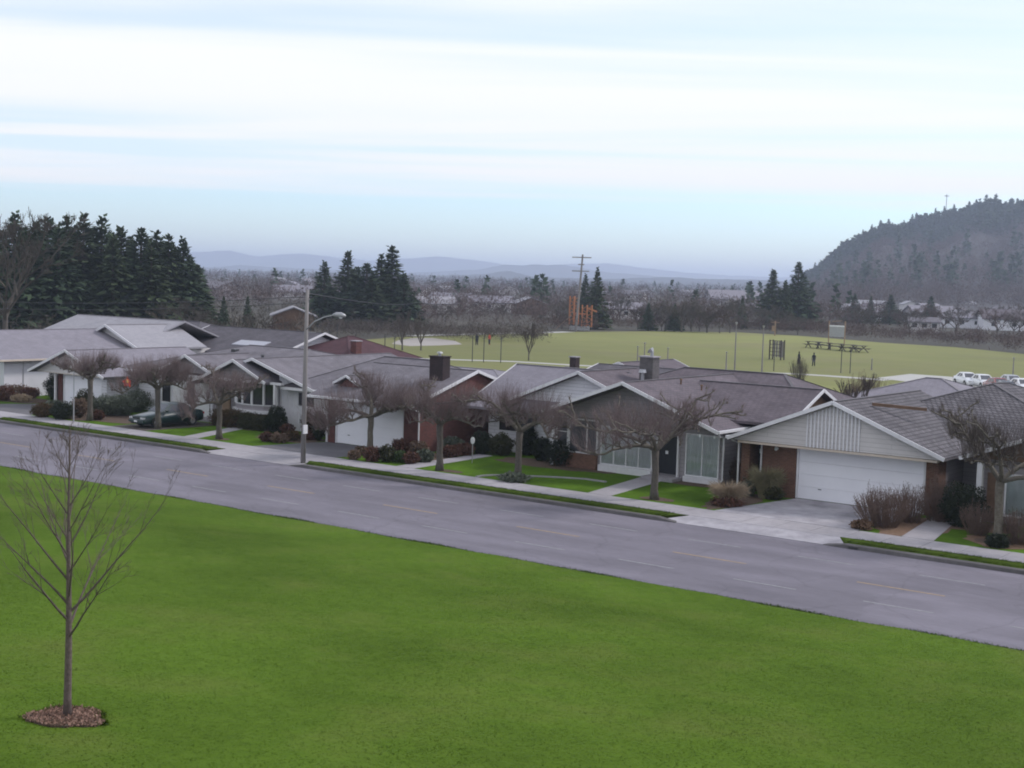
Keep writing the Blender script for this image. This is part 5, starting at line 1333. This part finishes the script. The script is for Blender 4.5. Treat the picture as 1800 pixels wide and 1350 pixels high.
pth = [ground_at(*p) for p in ((604, 602), (622, 606), (645, 613), (680, 624), (730, 630), (800, 632), (900, 635), (1000, 641), (1100, 646), (1250, 651), (1400, 657), (1450, 660), (1560, 668))]
ribbon('park_path', [(p.x, p.y) for p in pth], [3.5, 4.5, 5.5, 4.0, 2.4, 2.0, 2.0, 2.0, 2.0, 2.0, 2.0, 2.2, 2.5], -0.02, 'pale_path')
lot = [ground_at(*p) for p in ((1540, 664), (1690, 682), (1830, 700), (1860, 676), (1700, 664), (1600, 657))]
struct(MB().poly([(p.x, p.y) for p in lot], -0.05, -0.015).build('parking_lot', 'pale_path'))
sd = [ground_at(*p) for p in ((688, 604), (720, 608), (770, 607), (812, 605), (800, 599), (760, 594), (725, 594), (700, 598))]
struct(MB().poly([(p.x, p.y) for p in sd], -0.05, -0.012).build('sand_patch', 'sand'))
fpth = [ground_at(*p) for p in ((720, 590), (800, 587.5), (900, 585.5), (960, 584.5), (1000, 583))]
ribbon('park_path', [(p.x, p.y) for p in fpth], 3.0, -0.02, 'pale_path')
def light_pole(label, px, py, top):
    g = ground_at(px, py); d = (g - Vector((0, 0, 0))).dot(fw0); H = CAM_H + (hor(px)-top)/F_PX*d
    t = thing('light_pole', label, 'light pole', g)
    MB().tube([(g.x, g.y, -0.05), (g.x, g.y, H*0.96)], [0.10, 0.055], 7).build('pole', 'pole_wood', t)
    MB().tube([(g.x, g.y, H*0.95), (g.x, g.y, H)], [0.08, 0.16], 8).build('lamp', 'metal_grey', t)
    return t
light_pole('grey light pole on the path, left of the two tall ones', 1291, 655, 566)
light_pole('grey light pole on the path, right of the two tall ones', 1339, 655, 572)
light_pole('short lamp post behind the grey chimney', 1173, 648, 611)
light_pole('short lamp post far right of the field', 1780, 668, 628)
light_pole('short lamp post left of the tall light poles', 1276, 652, 618)
light_pole('short lamp post right of the picnic tables', 1532, 650, 630)
light_pole('short lamp post above the slim dark chimney', 1120, 645, 608)
light_pole('short lamp post between chimney and lamp posts', 1132, 646, 602)
for i, px in enumerate((545, 578, 592, 676, 693, 830, 850, 880, 1360, 1478, 1494)):
    py = 618 if px < 600 else 632 + (px-700)*0.03
    g = ground_at(px, py, 0); H = 2.6 + R.random()
    t = thing('field_post', ORD[i] + ' thin dark post from the left along the near edge of the field', 'post', g, 'thin posts along the field path')
    MB().tube([(g.x, g.y, -0.05), (g.x, g.y, H)], 0.05, 6).build('post', 'dark_metal', t)
    MB().bar((g.x-0.25, g.y, H*0.9), (g.x+0.25, g.y, H*0.93), 0.04, 0.04).build('cross_piece', 'dark_metal', t)
# climbing frame
g = ground_at(1365, 632)
t = thing('climbing_frame', 'dark wooden climbing frame standing on the field', 'play frame', g)
for dx in (-0.85, 0.85):
    for dy in (-0.5, 0.5): MB().bar((g.x+dx, g.y+dy, -0.05), (g.x+dx, g.y+dy, 2.7), 0.14, 0.14).build('post', 'dark_wood', t)
for z_ in (0.6, 1.1, 1.6, 2.1, 2.6): MB().bar((g.x-0.85, g.y-0.5, z_), (g.x+0.85, g.y-0.5, z_), 0.07, 0.07).build('rung', 'dark_wood', t)
for k in range(4): MB().box(g.x-0.8+k*0.42, g.x-0.52+k*0.42, g.y+0.42, g.y+0.47, 0.3, 2.5).build('board', 'pole_wood', t)
# score board
g = ground_at(1470, 606)
t = thing('score_board', 'pale board with blue top edge on two posts at the far field', 'board', g)
for dx in (-1.5, 1.5): MB().bar((g.x+dx, g.y, -0.05), (g.x+dx, g.y, 4.2), 0.16, 0.16).build('post', 'wood_tan', t)
MB().box(g.x-1.4, g.x+1.4, g.y-0.06, g.y+0.06, 1.4, 3.2).build('panel', 'metal_grey', t)
MB().box(g.x-1.42, g.x+1.42, g.y-0.09, g.y+0.09, 3.2, 3.45).build('top_band', 'curtain', t)
MB().bar((g.x-0.9, g.y, 4.1), (g.x+0.9, g.y, 4.3), 0.1, 0.1).build('cross_piece', 'wood_tan', t)
g = ground_at(1362, 590)
t = thing('wooden_mast', 'short tan wooden mast with cross-arm behind the climbing frame', 'mast', g)
MB().tube([(g.x, g.y, -0.05), (g.x, g.y, 3.0)], 0.14, 7).build('post', 'wood_tan', t)
MB().bar((g.x-0.9, g.y, 2.7), (g.x+0.9, g.y, 2.7), 0.12, 0.12).build('arm', 'wood_tan', t)
MB().box(g.x-0.7, g.x-0.1, g.y-0.1, g.y+0.1, 0.9, 2.0).build('board', 'wood_tan', t)
def picnic(label, px, py, rz):
    g = ground_at(px, py)
    t = thing('picnic_table', label, 'table', (0, 0, 0), 'picnic tables on the field')
    for k in range(4): MB().box(-0.9, 0.9, -0.38+k*0.2, -0.20+k*0.2, 0.72, 0.76).build('top_board', 'dark_wood', t)
    for s in (-1, 1):
        MB().box(-0.9, 0.9, s*0.75-0.14, s*0.75+0.14, 0.43, 0.47).build('seat', 'dark_wood', t)
        MB().bar((s*0.65, -0.7, 0), (s*0.65, 0.3, 0.72), 0.09, 0.06).build('leg', 'dark_wood', t); MB().bar((s*0.65, 0.7, 0), (s*0.65, -0.3, 0.70), 0.09, 0.06).build('leg', 'dark_wood', t)
        MB().bar((s*0.65, -0.85, 0.40), (s*0.65, 0.85, 0.40), 0.05, 0.06).build('brace', 'dark_wood', t)
    t.location = (g.x, g.y, -0.03); t.rotation_euler = (0, 0, rz); t.scale = (1.5, 1.5, 1.4)
for i, px in enumerate((1430, 1448, 1468, 1490, 1510)):
    picnic(('leftmost', 'second from left', 'middle', 'fourth from left', 'rightmost')[i] + ' dark picnic table in the row on the far field', px, 611 + i*2, 0.3*i)
# people
def person(label, px, py, H, shirt, legs, face=0.0):
    g = ground_at(px, py, -0.03); s = H/1.75
    t = thing('person', label, 'person', g, rz=face)
    J = [((0, 0, 0.93), 0.15), ((0, 0, 1.12), 0.135), ((0, 0, 1.36), 0.165), ((0, 0, 1.48), 0.065), ((0, 0, 1.57), 0.085), ((0, 0, 1.66), 0.10), ((0, 0, 1.74), 0.05)]
    E = [(0, 1), (1, 2), (2, 3), (3, 4), (4, 5), (5, 6)]
    for sg in (-1, 1):
        k = len(J); J += [((sg*0.10, 0, 0.84), 0.10), ((sg*0.11, 0.03*sg, 0.48), 0.068), ((sg*0.12, 0.05*sg, 0.09), 0.045), ((sg*0.13, 0.05*sg-0.16, 0.045), 0.04)]
        E += [(0, k), (k, k+1), (k+1, k+2), (k+2, k+3)]
        k = len(J); J += [((sg*0.20, 0, 1.38), 0.062), ((sg*0.25, 0.02, 1.10), 0.045), ((sg*0.24, -0.10, 0.88), 0.036), ((sg*0.235, -0.14, 0.79), 0.035)]
        E += [(2, k), (k, k+1), (k+1, k+2), (k+2, k+3)]
    me = bpy.data.meshes.new('body'); me.from_pydata([tuple(c*s for c in j[0]) for j in J], E, []); me.update()
    o = bpy.data.objects.new('body', me); COL.objects.link(o); o.parent = t
    me.materials.append(MATS[shirt])
    md = o.modifiers.new('skin', 'SKIN')
    if not me.skin_vertices: me.attributes
    for i, j in enumerate(J):
        sv = me.skin_vertices[0].data[i]; sv.radius = (j[1]*s, j[1]*s*0.85); sv.use_root = (i == 0)
    ss = o.modifiers.new('sub', 'SUBSURF'); ss.levels = 1; ss.render_levels = 1
    MB().tube([(0, 0, 1.64*s), (0, 0.01, 1.72*s), (0, 0.01, 1.78*s)], [0.108*s, 0.10*s, 0.04*s], 8).build('hair', 'hair', None, True).parent = t
    b = MB()
    for sg in (-1, 1): b.tube([(sg*0.10*s, 0, 0.9*s), (sg*0.11*s, 0.03*sg*s, 0.48*s), (sg*0.12*s, 0.05*sg*s, 0.10*s)], [0.125*s, 0.085*s, 0.07*s], 8)
    b.build('trousers', legs, None, True).parent = t
    return t
try:
    person('person in dark clothes standing far off on the left half of the field', 838, 607, 1.75, 'cloth_dark', 'cloth_dark', 0.5)
    person('person in a red top standing far off on the field', 860, 606, 1.7, 'cloth_red', 'cloth_dark', 1.5)
    person('person in dark clothes on the field right of the climbing frame', 1404, 641, 1.7, 'cloth_dark', 'cloth_dark', 2.5)
    person('slim person standing on the field behind the bare vase-shaped tree', 1430, 644, 1.75, 'cloth_dark', 'dark_metal', 0.0)
except Exception as ex:
    print('person failed', ex)
# utility pole and orange rig at the far edge
g = ground_at(1012, 582)
t = thing('utility_pole', 'tall dark utility pole with two cross-arms at the far edge of the field', 'utility pole', g)
s_ = Vector((rt0.x, rt0.y, 0))
MB().tube([g + Vector((0, 0, -0.1)), g + s_*0.9 + Vector((0, 0, 15.2))], [0.26, 0.17], 8).build('pole', 'pole_wood', t)
for z_, w_ in ((14.6, 1.9), (11.9, 1.7), (13.2, 0.6)):
    c_ = g + s_*0.9*z_/15.2 + Vector((0, -0.25, z_)); MB().bar(c_ - s_*w_, c_ + s_*w_, 0.16, 0.2).build('cross_arm', 'pole_wood', t)
g = ground_at(1008, 581)
t = thing('drill_rig', 'orange lattice rig with twin masts and side arm beside the utility pole', 'rig', g)
def mast(cx, w, h0, h1):
    b = MB()
    cs = [g + s_*(cx-w) + Vector((0.3, 0.4, 0)), g + s_*(cx+w) + Vector((0.3, 0.4, 0)), g + s_*(cx-w) + Vector((-0.3, -0.4, 0)), g + s_*(cx+w) + Vector((-0.3, -0.4, 0))]
    for c_ in cs: b.bar(c_ + Vector((0, 0, h0)), c_ + Vector((0, 0, h1)), 0.2, 0.2)
    z_ = h0; k = 0
    while z_ < h1 - 0.6:
        a, c_ = (0, 1) if k % 2 else (1, 0)
        b.bar(cs[a] + Vector((0, 0, z_)), cs[c_] + Vector((0, 0, z_+0.7)), 0.12, 0.12); b.bar(cs[2+a] + Vector((0, 0, z_)), cs[2+c_] + Vector((0, 0, z_+0.7)), 0.12, 0.12)
        z_ += 0.7; k += 1
    b.build('mast', 'orange_paint', t)
mast(0.0, 0.42, 1.2, 6.9); mast(2.6, 0.5, 0.8, 5.2)
MB().bar(g + s_*2.6 + Vector((0, 0, 4.6)), g + s_*4.6 + Vector((0, 0, 3.9)), 0.3, 0.35).build('side_arm', 'orange_paint', t)
MB().bar(g + s_*0.2 + Vector((0, 0, 3.4)), g + s_*2.6 + Vector((0, 0, 3.4)), 0.2, 0.25).build('cross_beam', 'orange_paint', t)
MB().bar(g + s_*(-3.4) + Vector((0, -0.3, 0.2)), g + s_*(-0.4) + Vector((0, -0.3, 3.0)), 0.14, 0.14).build('strut', 'wood_tan', t)
MB().bar(g + s_*(-0.8) + Vector((0, 0, 0.5)), g + s_*3.2 + Vector((0, 0, 0.5)), 1.4, 0.8).build('base', 'metal_grey', t)

# ------------------------------------------------------------------ scrub, far town, woods
def crowns_mesh(spots, H, W, r, per=26, aspect=0.22, kind='bare', ls=0.36):
    """many far crowns in one mass: each a cloud of thin slanted sprays"""
    n = len(spots); idx = np.repeat(np.arange(n), per)
    u = r.normal(size=(n*per, 3)); u /= np.linalg.norm(u, axis=1, keepdims=True); u *= r.uniform(0.35, 1.0, (n*per, 1))
    Hh, Ww = H[idx], W[idx]
    if kind == 'bare':
        C = spots[idx] + np.stack([u[:, 0]*Ww, u[:, 1]*Ww, Hh*(0.55+0.45*u[:, 2])], 1)
        V, F = np_leaves(C, ls*Hh*r.uniform(0.6, 1.2, n*per), 0.9, aspect, r)
    else:
        k = r.uniform(0, 1, n*per); rad = Ww*(1-k)**0.8
        a = r.uniform(0, 6.28, n*per)
        C = spots[idx] + np.stack([np.cos(a)*rad*0.7, np.sin(a)*rad*0.7, Hh*(0.08+0.86*k)], 1)
        d = np.stack([np.cos(a)*0.8, np.sin(a)*0.8, -0.5+0.9*k], 1) + r.normal(0, 0.25, (n*per, 3)); d /= np.linalg.norm(d, axis=1, keepdims=True)
        s = np.cross(d, r.normal(size=(n*per, 3))); s /= np.linalg.norm(s, axis=1, keepdims=True)
        Lv = d*(Hh*0.16)[:, None]; Wv = s*(Hh*0.055)[:, None]
        V = np.stack([C-Lv*0.4, C+Wv, C+Lv*0.7, C-Wv], 1).reshape(-1, 3); F = (np.arange(n*per)*4)[:, None] + np.arange(4)
    return V, F
def spots_px(n, px0, px1, d0, d1, r, z=0.0, power=1.0):
    px = r.uniform(px0, px1, n); d = d0 + (d1-d0)*r.uniform(0, 1, n)**power; u = (px-900)/F_PX
    return np.stack([d*(fw0.x+u*rt0.x), d*(fw0.y+u*rt0.y), np.full(n, z)], 1), px, d
r = np.random.default_rng(3)
sp_, _, _ = spots_px(520, 565, 960, 216, 244, r)
V, F = crowns_mesh(sp_, r.uniform(1.2, 2.6, 520), r.uniform(1.0, 1.8, 520), r, 30, 0.10)
stuff(np_mesh('scrub', V, F, 'twig_brown'), 'brown leafless scrub bank behind the left end of the field', 'scrub')
n = 900; pe = r.uniform(960, 1830, n)
ye = np.interp(pe, [960, 1000, 1150, 1300, 1420, 1550, 1680, 1800, 1900], [584, 583, 582, 584, 591, 602, 610, 622, 640])
de = F_PX*CAM_H/(ye - (490 + (pe-900)*math.tan(ROLL))) + r.uniform(1, 46, n)**1.0; ue = (pe-900)/F_PX
sp_ = np.stack([de*(fw0.x+ue*rt0.x), de*(fw0.y+ue*rt0.y), np.zeros(n)], 1)
V, F = crowns_mesh(sp_, r.uniform(1.2, 3.4, n), r.uniform(0.9, 1.9, n), r, 40, 0.12, ls=0.28)
stuff(np_mesh('scrub', V, F, 'wood_far'), 'dark leafless undergrowth along the far edge of the field', 'scrub')
sp_, _, _ = spots_px(520, -40, 570, 150, 330, r)
V, F = crowns_mesh(sp_, r.uniform(1.6, 4.6, 520), r.uniform(1.4, 2.6, 520), r, 44, 0.08, ls=0.26)
stuff(np_mesh('scrub', V, F, 'wood_far_b'), 'leafless brush behind the left row of houses', 'scrub')
sp_, _, _ = spots_px(420, 600, 980, 250, 420, r)
V, F = crowns_mesh(sp_, r.uniform(1.6, 4.2, 420), r.uniform(1.4, 2.6, 420), r, 44, 0.09, ls=0.26)
stuff(np_mesh('scrub', V, F, 'wood_far'), 'grey leafless brush before the houses beyond the left field', 'scrub')
# far wood between the houses of the town and on to the hills
parts = []
for n, d0, d1, h0, h1 in ((560, 330, 520, 3.5, 7.5), (800, 520, 950, 4.5, 8.5), (800, 950, 1800, 6, 11), (700, 1800, 3200, 7, 15)):
    sp_, px, d = spots_px(n, 300, 1560, d0, d1, r)
    parts.append(crowns_mesh(sp_, r.uniform(h0, h1, n), r.uniform(h0, h1, n)*0.6, r, 90 if d0 < 900 else 40, 0.14, ls=0.17 if d0 < 900 else 0.25))
V, F = join_np(parts)
stuff(np_mesh('far_wood', V, F, 'wood_far'), 'hazy grey leafless trees among the far town', 'wood')
sp_, px, d = spots_px(260, 300, 1500, 380, 2600, r)
V, F = crowns_mesh(sp_, r.uniform(5, 13, 260), r.uniform(1.5, 3.2, 260), r, 40, kind='fir')
stuff(np_mesh('far_wood', V, F, 'fir'), 'scattered dark evergreens among the far town', 'wood')
# houses of the far town
def far_house(label, p, rz, w, d, h, hr, wm, rm, group=None):
    t = thing('far_house', label, 'house', (0, 0, 0), group)
    MB().box(-w/2, w/2, -d/2, d/2, -0.2, h).build('wall', wm, t)
    rf = MB(); ov = 0.5
    rf.slab([(-w/2-ov, -d/2-ov, h-0.1), (w/2+ov, -d/2-ov, h-0.1), (w/2+ov, 0, h+hr), (-w/2-ov, 0, h+hr)], 0.2)
    rf.slab([(-w/2-ov, 0, h+hr), (w/2+ov, 0, h+hr), (w/2+ov, d/2+ov, h-0.1), (-w/2-ov, d/2+ov, h-0.1)], 0.2)
    rf.build('roof', rm, t)
    for s in (-1, 1):
        g_ = MB(); e = s*(w/2-0.02); g_.add([(e, -d/2, h), (e, d/2, h), (e, 0, h+hr-0.15), (e-s*0.15, -d/2, h), (e-s*0.15, d/2, h), (e-s*0.15, 0, h+hr-0.15)], [(0,1,2), (5,4,3), (0,3,4,1), (1,4,5,2), (2,5,3,0)])
        g_.build('gable_wall', wm, t)
    for k in range(3):
        wx = -w/2 + w*(k+0.5)/3
        f = MB().box(wx-0.7, wx+0.7, -d/2-0.06, -d/2-0.003, 1.0, 2.2).build('window', 'trim_white', t)
        MB().box(wx-0.6, wx+0.6, -d/2-0.09, -d/2-0.061, 1.1, 2.1).build('pane', 'window_dark', f)
    t.location = p; t.rotation_euler = (0, 0, rz)
    return t
named = [(512, 225, 'grey-roofed house with brown gable left of the lamp pole', 9, 'wood_brown', 'roof_pale', -0.75, 3.2), (925, 400, 'brown-gabled grey-roofed house above the middle of the field', 12, 'wood_brown', 'roof_pale', -0.8, 3.2), (860, 420, 'long pale house left of the brown-gabled one', 13, 'siding_cream', 'roof_lilac', 0.5, 2.8), (755, 380, 'pale house right of the middle fir clump', 12, 'siding_cream', 'roof_pale', 0.9, 2.8), (790, 450, 'pale house with wide roof behind the bare trees', 13, 'siding_cream', 'roof_lilac', 0.4, 3.0), (1090, 380, 'white-walled house between the orange rig and the small evergreens', 12, 'siding_cream', 'roof_lilac', 0.8, 2.8), (1530, 430, 'white house with grey roof below the wooded hill', 10, 'siding_white', 'roof_lilac', 0.6, 3.0), (1690, 390, 'white house with broad roof at far right below the hill', 12, 'siding_white', 'roof_lilac', 0.2, 3.0), (1770, 380, 'brown-roofed house at the right edge below the hill', 16, 'siding_white', 'roof_brown', 0.5, 3.2), (1620, 340, 'small cream shed-like house below the hill', 7, 'siding_cream', 'roof_grey', 0.4, 2.6), (1290, 620, 'large pale-roofed hall beyond the field', 26, 'siding_grey', 'roof_lilac', 0.7, 4.0)]
for px, dp, lb, w, wm, rm, rz, h_ in named:
    far_house(lb, on_ray(px, dp, -0.05), rz, w, w*0.72, h_, w*0.15, wm, rm)
for i in range(34):
    px = R.uniform(380, 1330) if i % 4 else R.uniform(1430, 1800); dp = R.uniform(430, 1100) if px < 1400 else R.uniform(420, 760)
    w = R.uniform(9, 16)
    where = 'between the fir row and the middle firs' if px < 620 else 'beyond the left half of the field' if px < 1000 else 'beyond the right half of the field' if px < 1400 else 'below the wooded hill'
    far_house('small hazy house of the far town ' + where, on_ray(px, dp, -0.05), R.uniform(0, 3.1), w, w*0.7, R.uniform(2.8, 4.2), w*0.16, R.choice(['siding_cream', 'siding_grey', 'siding_grey']), R.choice(['roof_pale', 'roof_lilac', 'roof_grey', 'roof_brown']), 'far town houses ' + where)

# wooded hill on the right
crest_px = [(1330, 0), (1380, 1), (1415, 8), (1450, 24), (1480, 38), (1540, 60), (1570, 58), (1600, 68), (1660, 76), (1710, 84), (1745, 82), (1800, 91), (1900, 100), (2100, 98), (2500, 76), (3000, 20), (3200, 0)]
CX = np.array([c[0] for c in crest_px], float); CZ = np.array([c[1] for c in crest_px], float)
D0, D1, D2 = 640.0, 1450.0, 2200.0
def hill_z(px, d):
    c = np.interp(px, CX, CZ)
    k = np.clip((d-D0)/(D1-D0), 0, 1); k2 = np.clip((D2-d)/(D2-D1), 0, 1)
    f = np.where(d < D1, k*k*(3-2*k)*0.45 + 0.55*k**1.5, k2*k2*(3-2*k2))
    nz_ = 1 + 0.10*np.sin(px*0.021 + d*0.006) + 0.06*np.sin(px*0.05 - d*0.011)
    return np.maximum(c*f*np.where(d < D1*0.97, nz_, 1.0) - 0.05, -0.2)
PXG = np.arange(1320, 3220, 10.0); DG = np.concatenate([np.arange(D0, D1, 27), np.arange(D1, D2+1, 50)])
pg, dg = np.meshgrid(PXG, DG); ug = (pg-900)/F_PX; zg = hill_z(pg, dg)
V = np.stack([dg*(fw0.x+ug*rt0.x), dg*(fw0.y+ug*rt0.y), zg], -1).reshape(-1, 3)
nx = len(PXG); F = np.array([(j*nx+i, j*nx+i+1, (j+1)*nx+i+1, (j+1)*nx+i) for j in range(len(DG)-1) for i in range(nx-1)])
struct(np_mesh('hill', V, F, 'hill_soil', smooth=True))
def hill_spots(n, p0, p1, d0, d1):
    px = r.uniform(p0, p1, n); d = r.uniform(d0, d1, n); u = (px-900)/F_PX; z = hill_z(px, d)
    k = z > 0.5
    return np.stack([d*(fw0.x+u*rt0.x), d*(fw0.y+u*rt0.y), z-0.4], 1)[k]
sp_ = hill_spots(5200, 1330, 2000, D0+10, D1+40)
n = len(sp_); V, F = crowns_mesh(sp_, r.uniform(6, 12, n), r.uniform(3.0, 6, n), r, 46, 0.12, ls=0.20)
stuff(np_mesh('hill_wood', V, F, 'wood_far'), 'grey-brown leafless wood covering the right-hand hill', 'wood')
sp_ = np.concatenate([hill_spots(700, 1400, 2000, 1270, D1+30), hill_spots(1600, 1420, 2000, 1390, D1+40), hill_spots(110, 1400, 2000, 800, 1150)])
n = len(sp_); V, F = crowns_mesh(sp_, r.uniform(9, 23, n), r.uniform(2.8, 4.8, n), r, 60, kind='fir')
stuff(np_mesh('hill_wood', V, F, 'fir'), 'dark evergreens scattered through the wood on the hill', 'wood')
for i, (px, py) in enumerate([(1424, 462), (1436, 468), (1452, 458), (1478, 418), (1487, 430), (1505, 402), (1520, 392), (1535, 385), (1549, 380), (1556, 392), (1576, 388), (1590, 370), (1597, 368), (1612, 375), (1630, 366), (1645, 362), (1662, 360), (1688, 350), (1700, 348), (1716, 341), (1738, 358), (1760, 350), (1775, 354), (1797, 348)]):
    dp = D1-10; z_ = float(hill_z(np.array([float(px)]), np.array([dp]))[0]); H = height_for(px, py, dp) - z_
    H = min(26.0, max(12.0, H + 1))
    plant('fir_tree', FIRS[i % 5], ORD[i] + ' fir from the left along the skyline of the wooded hill', 'tree', on_ray(px, dp, z_-1.0), H/10*1.5, R.random()*6, 'firs along the hilltop skyline', sz=H/10)
z_ = float(hill_z(np.array([1648.0]), np.array([1450.0]))[0]); g = on_ray(1648, 1450, z_)
t = thing('radio_mast', 'thin radio mast with cross-pieces on the hilltop', 'mast', g)
MB().tube([g, g + Vector((0, 0, height_for(1648, 343, 1450)-z_))], [0.5, 0.35], 6).build('pole', 'metal_grey', t)
zt_ = height_for(1648, 346, 1450); MB().bar(Vector((g.x, g.y, zt_)) - s_*2.4, Vector((g.x, g.y, zt_)) + s_*2.4, 0.8, 0.8).build('cross_piece', 'metal_grey', t)
# far ranges
def far_range(name, prof, d, depth, seed):
    rr_ = np.random.default_rng(seed); X_ = np.array([p[0] for p in prof], float); Y_ = np.array([p[1] for p in prof], float)
    px = np.arange(-200, 2300, 6.0); y = np.interp(px, X_, Y_); hz = 490 + (px-900)*math.tan(ROLL)
    zc_ = CAM_H + (hz-y)/F_PX*d
    for k in range(1, 7): zc_ += np.sin(px*0.012*1.9**k + rr_.uniform(0, 6))*1.6*d/5000/1.35**k
    rows = [(-1.0, 0.0), (-0.8, 0.10), (-0.6, 0.28), (-0.4, 0.50), (-0.25, 0.66), (-0.12, 0.86), (0, 1.0), (0.3, 0.8), (1.0, 0.0)]
    V = []
    for a, hgt in rows:
        dd = d + a*depth; u = (px-900)/F_PX
        wob = 1 + (0.22*np.sin(px*0.05+a*9) + 0.18*np.sin(px*0.021-a*7))*(1 if abs(a) not in (0, 1) else 0)*(1-hgt*0.6)
        V.append(np.stack([dd*(fw0.x+u*rt0.x), dd*(fw0.y+u*rt0.y), np.maximum(zc_*hgt*wob, -0.3) - (0.3 if hgt == 0 else 0)], 1))
    V = np.concatenate(V); n = len(px)
    F = np.array([(j*n+i, j*n+i+1, (j+1)*n+i+1, (j+1)*n+i) for j in range(len(rows)-1) for i in range(n-1)])
    return struct(np_mesh(name, V, F, 'far_hill', smooth=True))
far_range('hills', [(-200, 452), (200, 450), (340, 443), (400, 440), (450, 452), (520, 446), (560, 449), (640, 458), (700, 455), (760, 452), (830, 457), (900, 467), (1000, 464), (1060, 464), (1140, 472), (1220, 481), (1330, 487), (1500, 492), (2300, 500)], 8600, 900, 1)
far_range('hills', [(-200, 470), (340, 470), (420, 466), (560, 474), (700, 480), (840, 474), (880, 466), (985, 465), (1040, 476), (1120, 484), (1250, 494), (1400, 498), (2300, 515)], 5600, 600, 2)
far_range('hills', [(-200, 478), (340, 478), (480, 476), (620, 482), (760, 484), (850, 482), (890, 477), (930, 486), (1050, 490), (1160, 488), (1300, 491), (1420, 496), (2300, 520)], 3500, 350, 3)

# ------------------------------------------------------------------ the air
mh = bpy.data.materials.new('haze_air'); mh.use_nodes = True
nt = mh.node_tree; nt.nodes.clear()
out = nt.nodes.new('ShaderNodeOutputMaterial'); pv = nt.nodes.new('ShaderNodeVolumePrincipled')
pv.inputs['Color'].default_value = (0.70, 0.79, 1.0, 1); pv.inputs['Density'].default_value = 0.00023; pv.inputs['Anisotropy'].default_value = 0.35
nt.links.new(pv.outputs[0], out.inputs['Volume'])
hz_ = MB().box(-13100, 4100, -3100, 13100, -1.3, 142).build('haze', mh)
hz_['kind'] = 'stuff'
hz_['label'] = 'thin pale blue haze filling the distance'
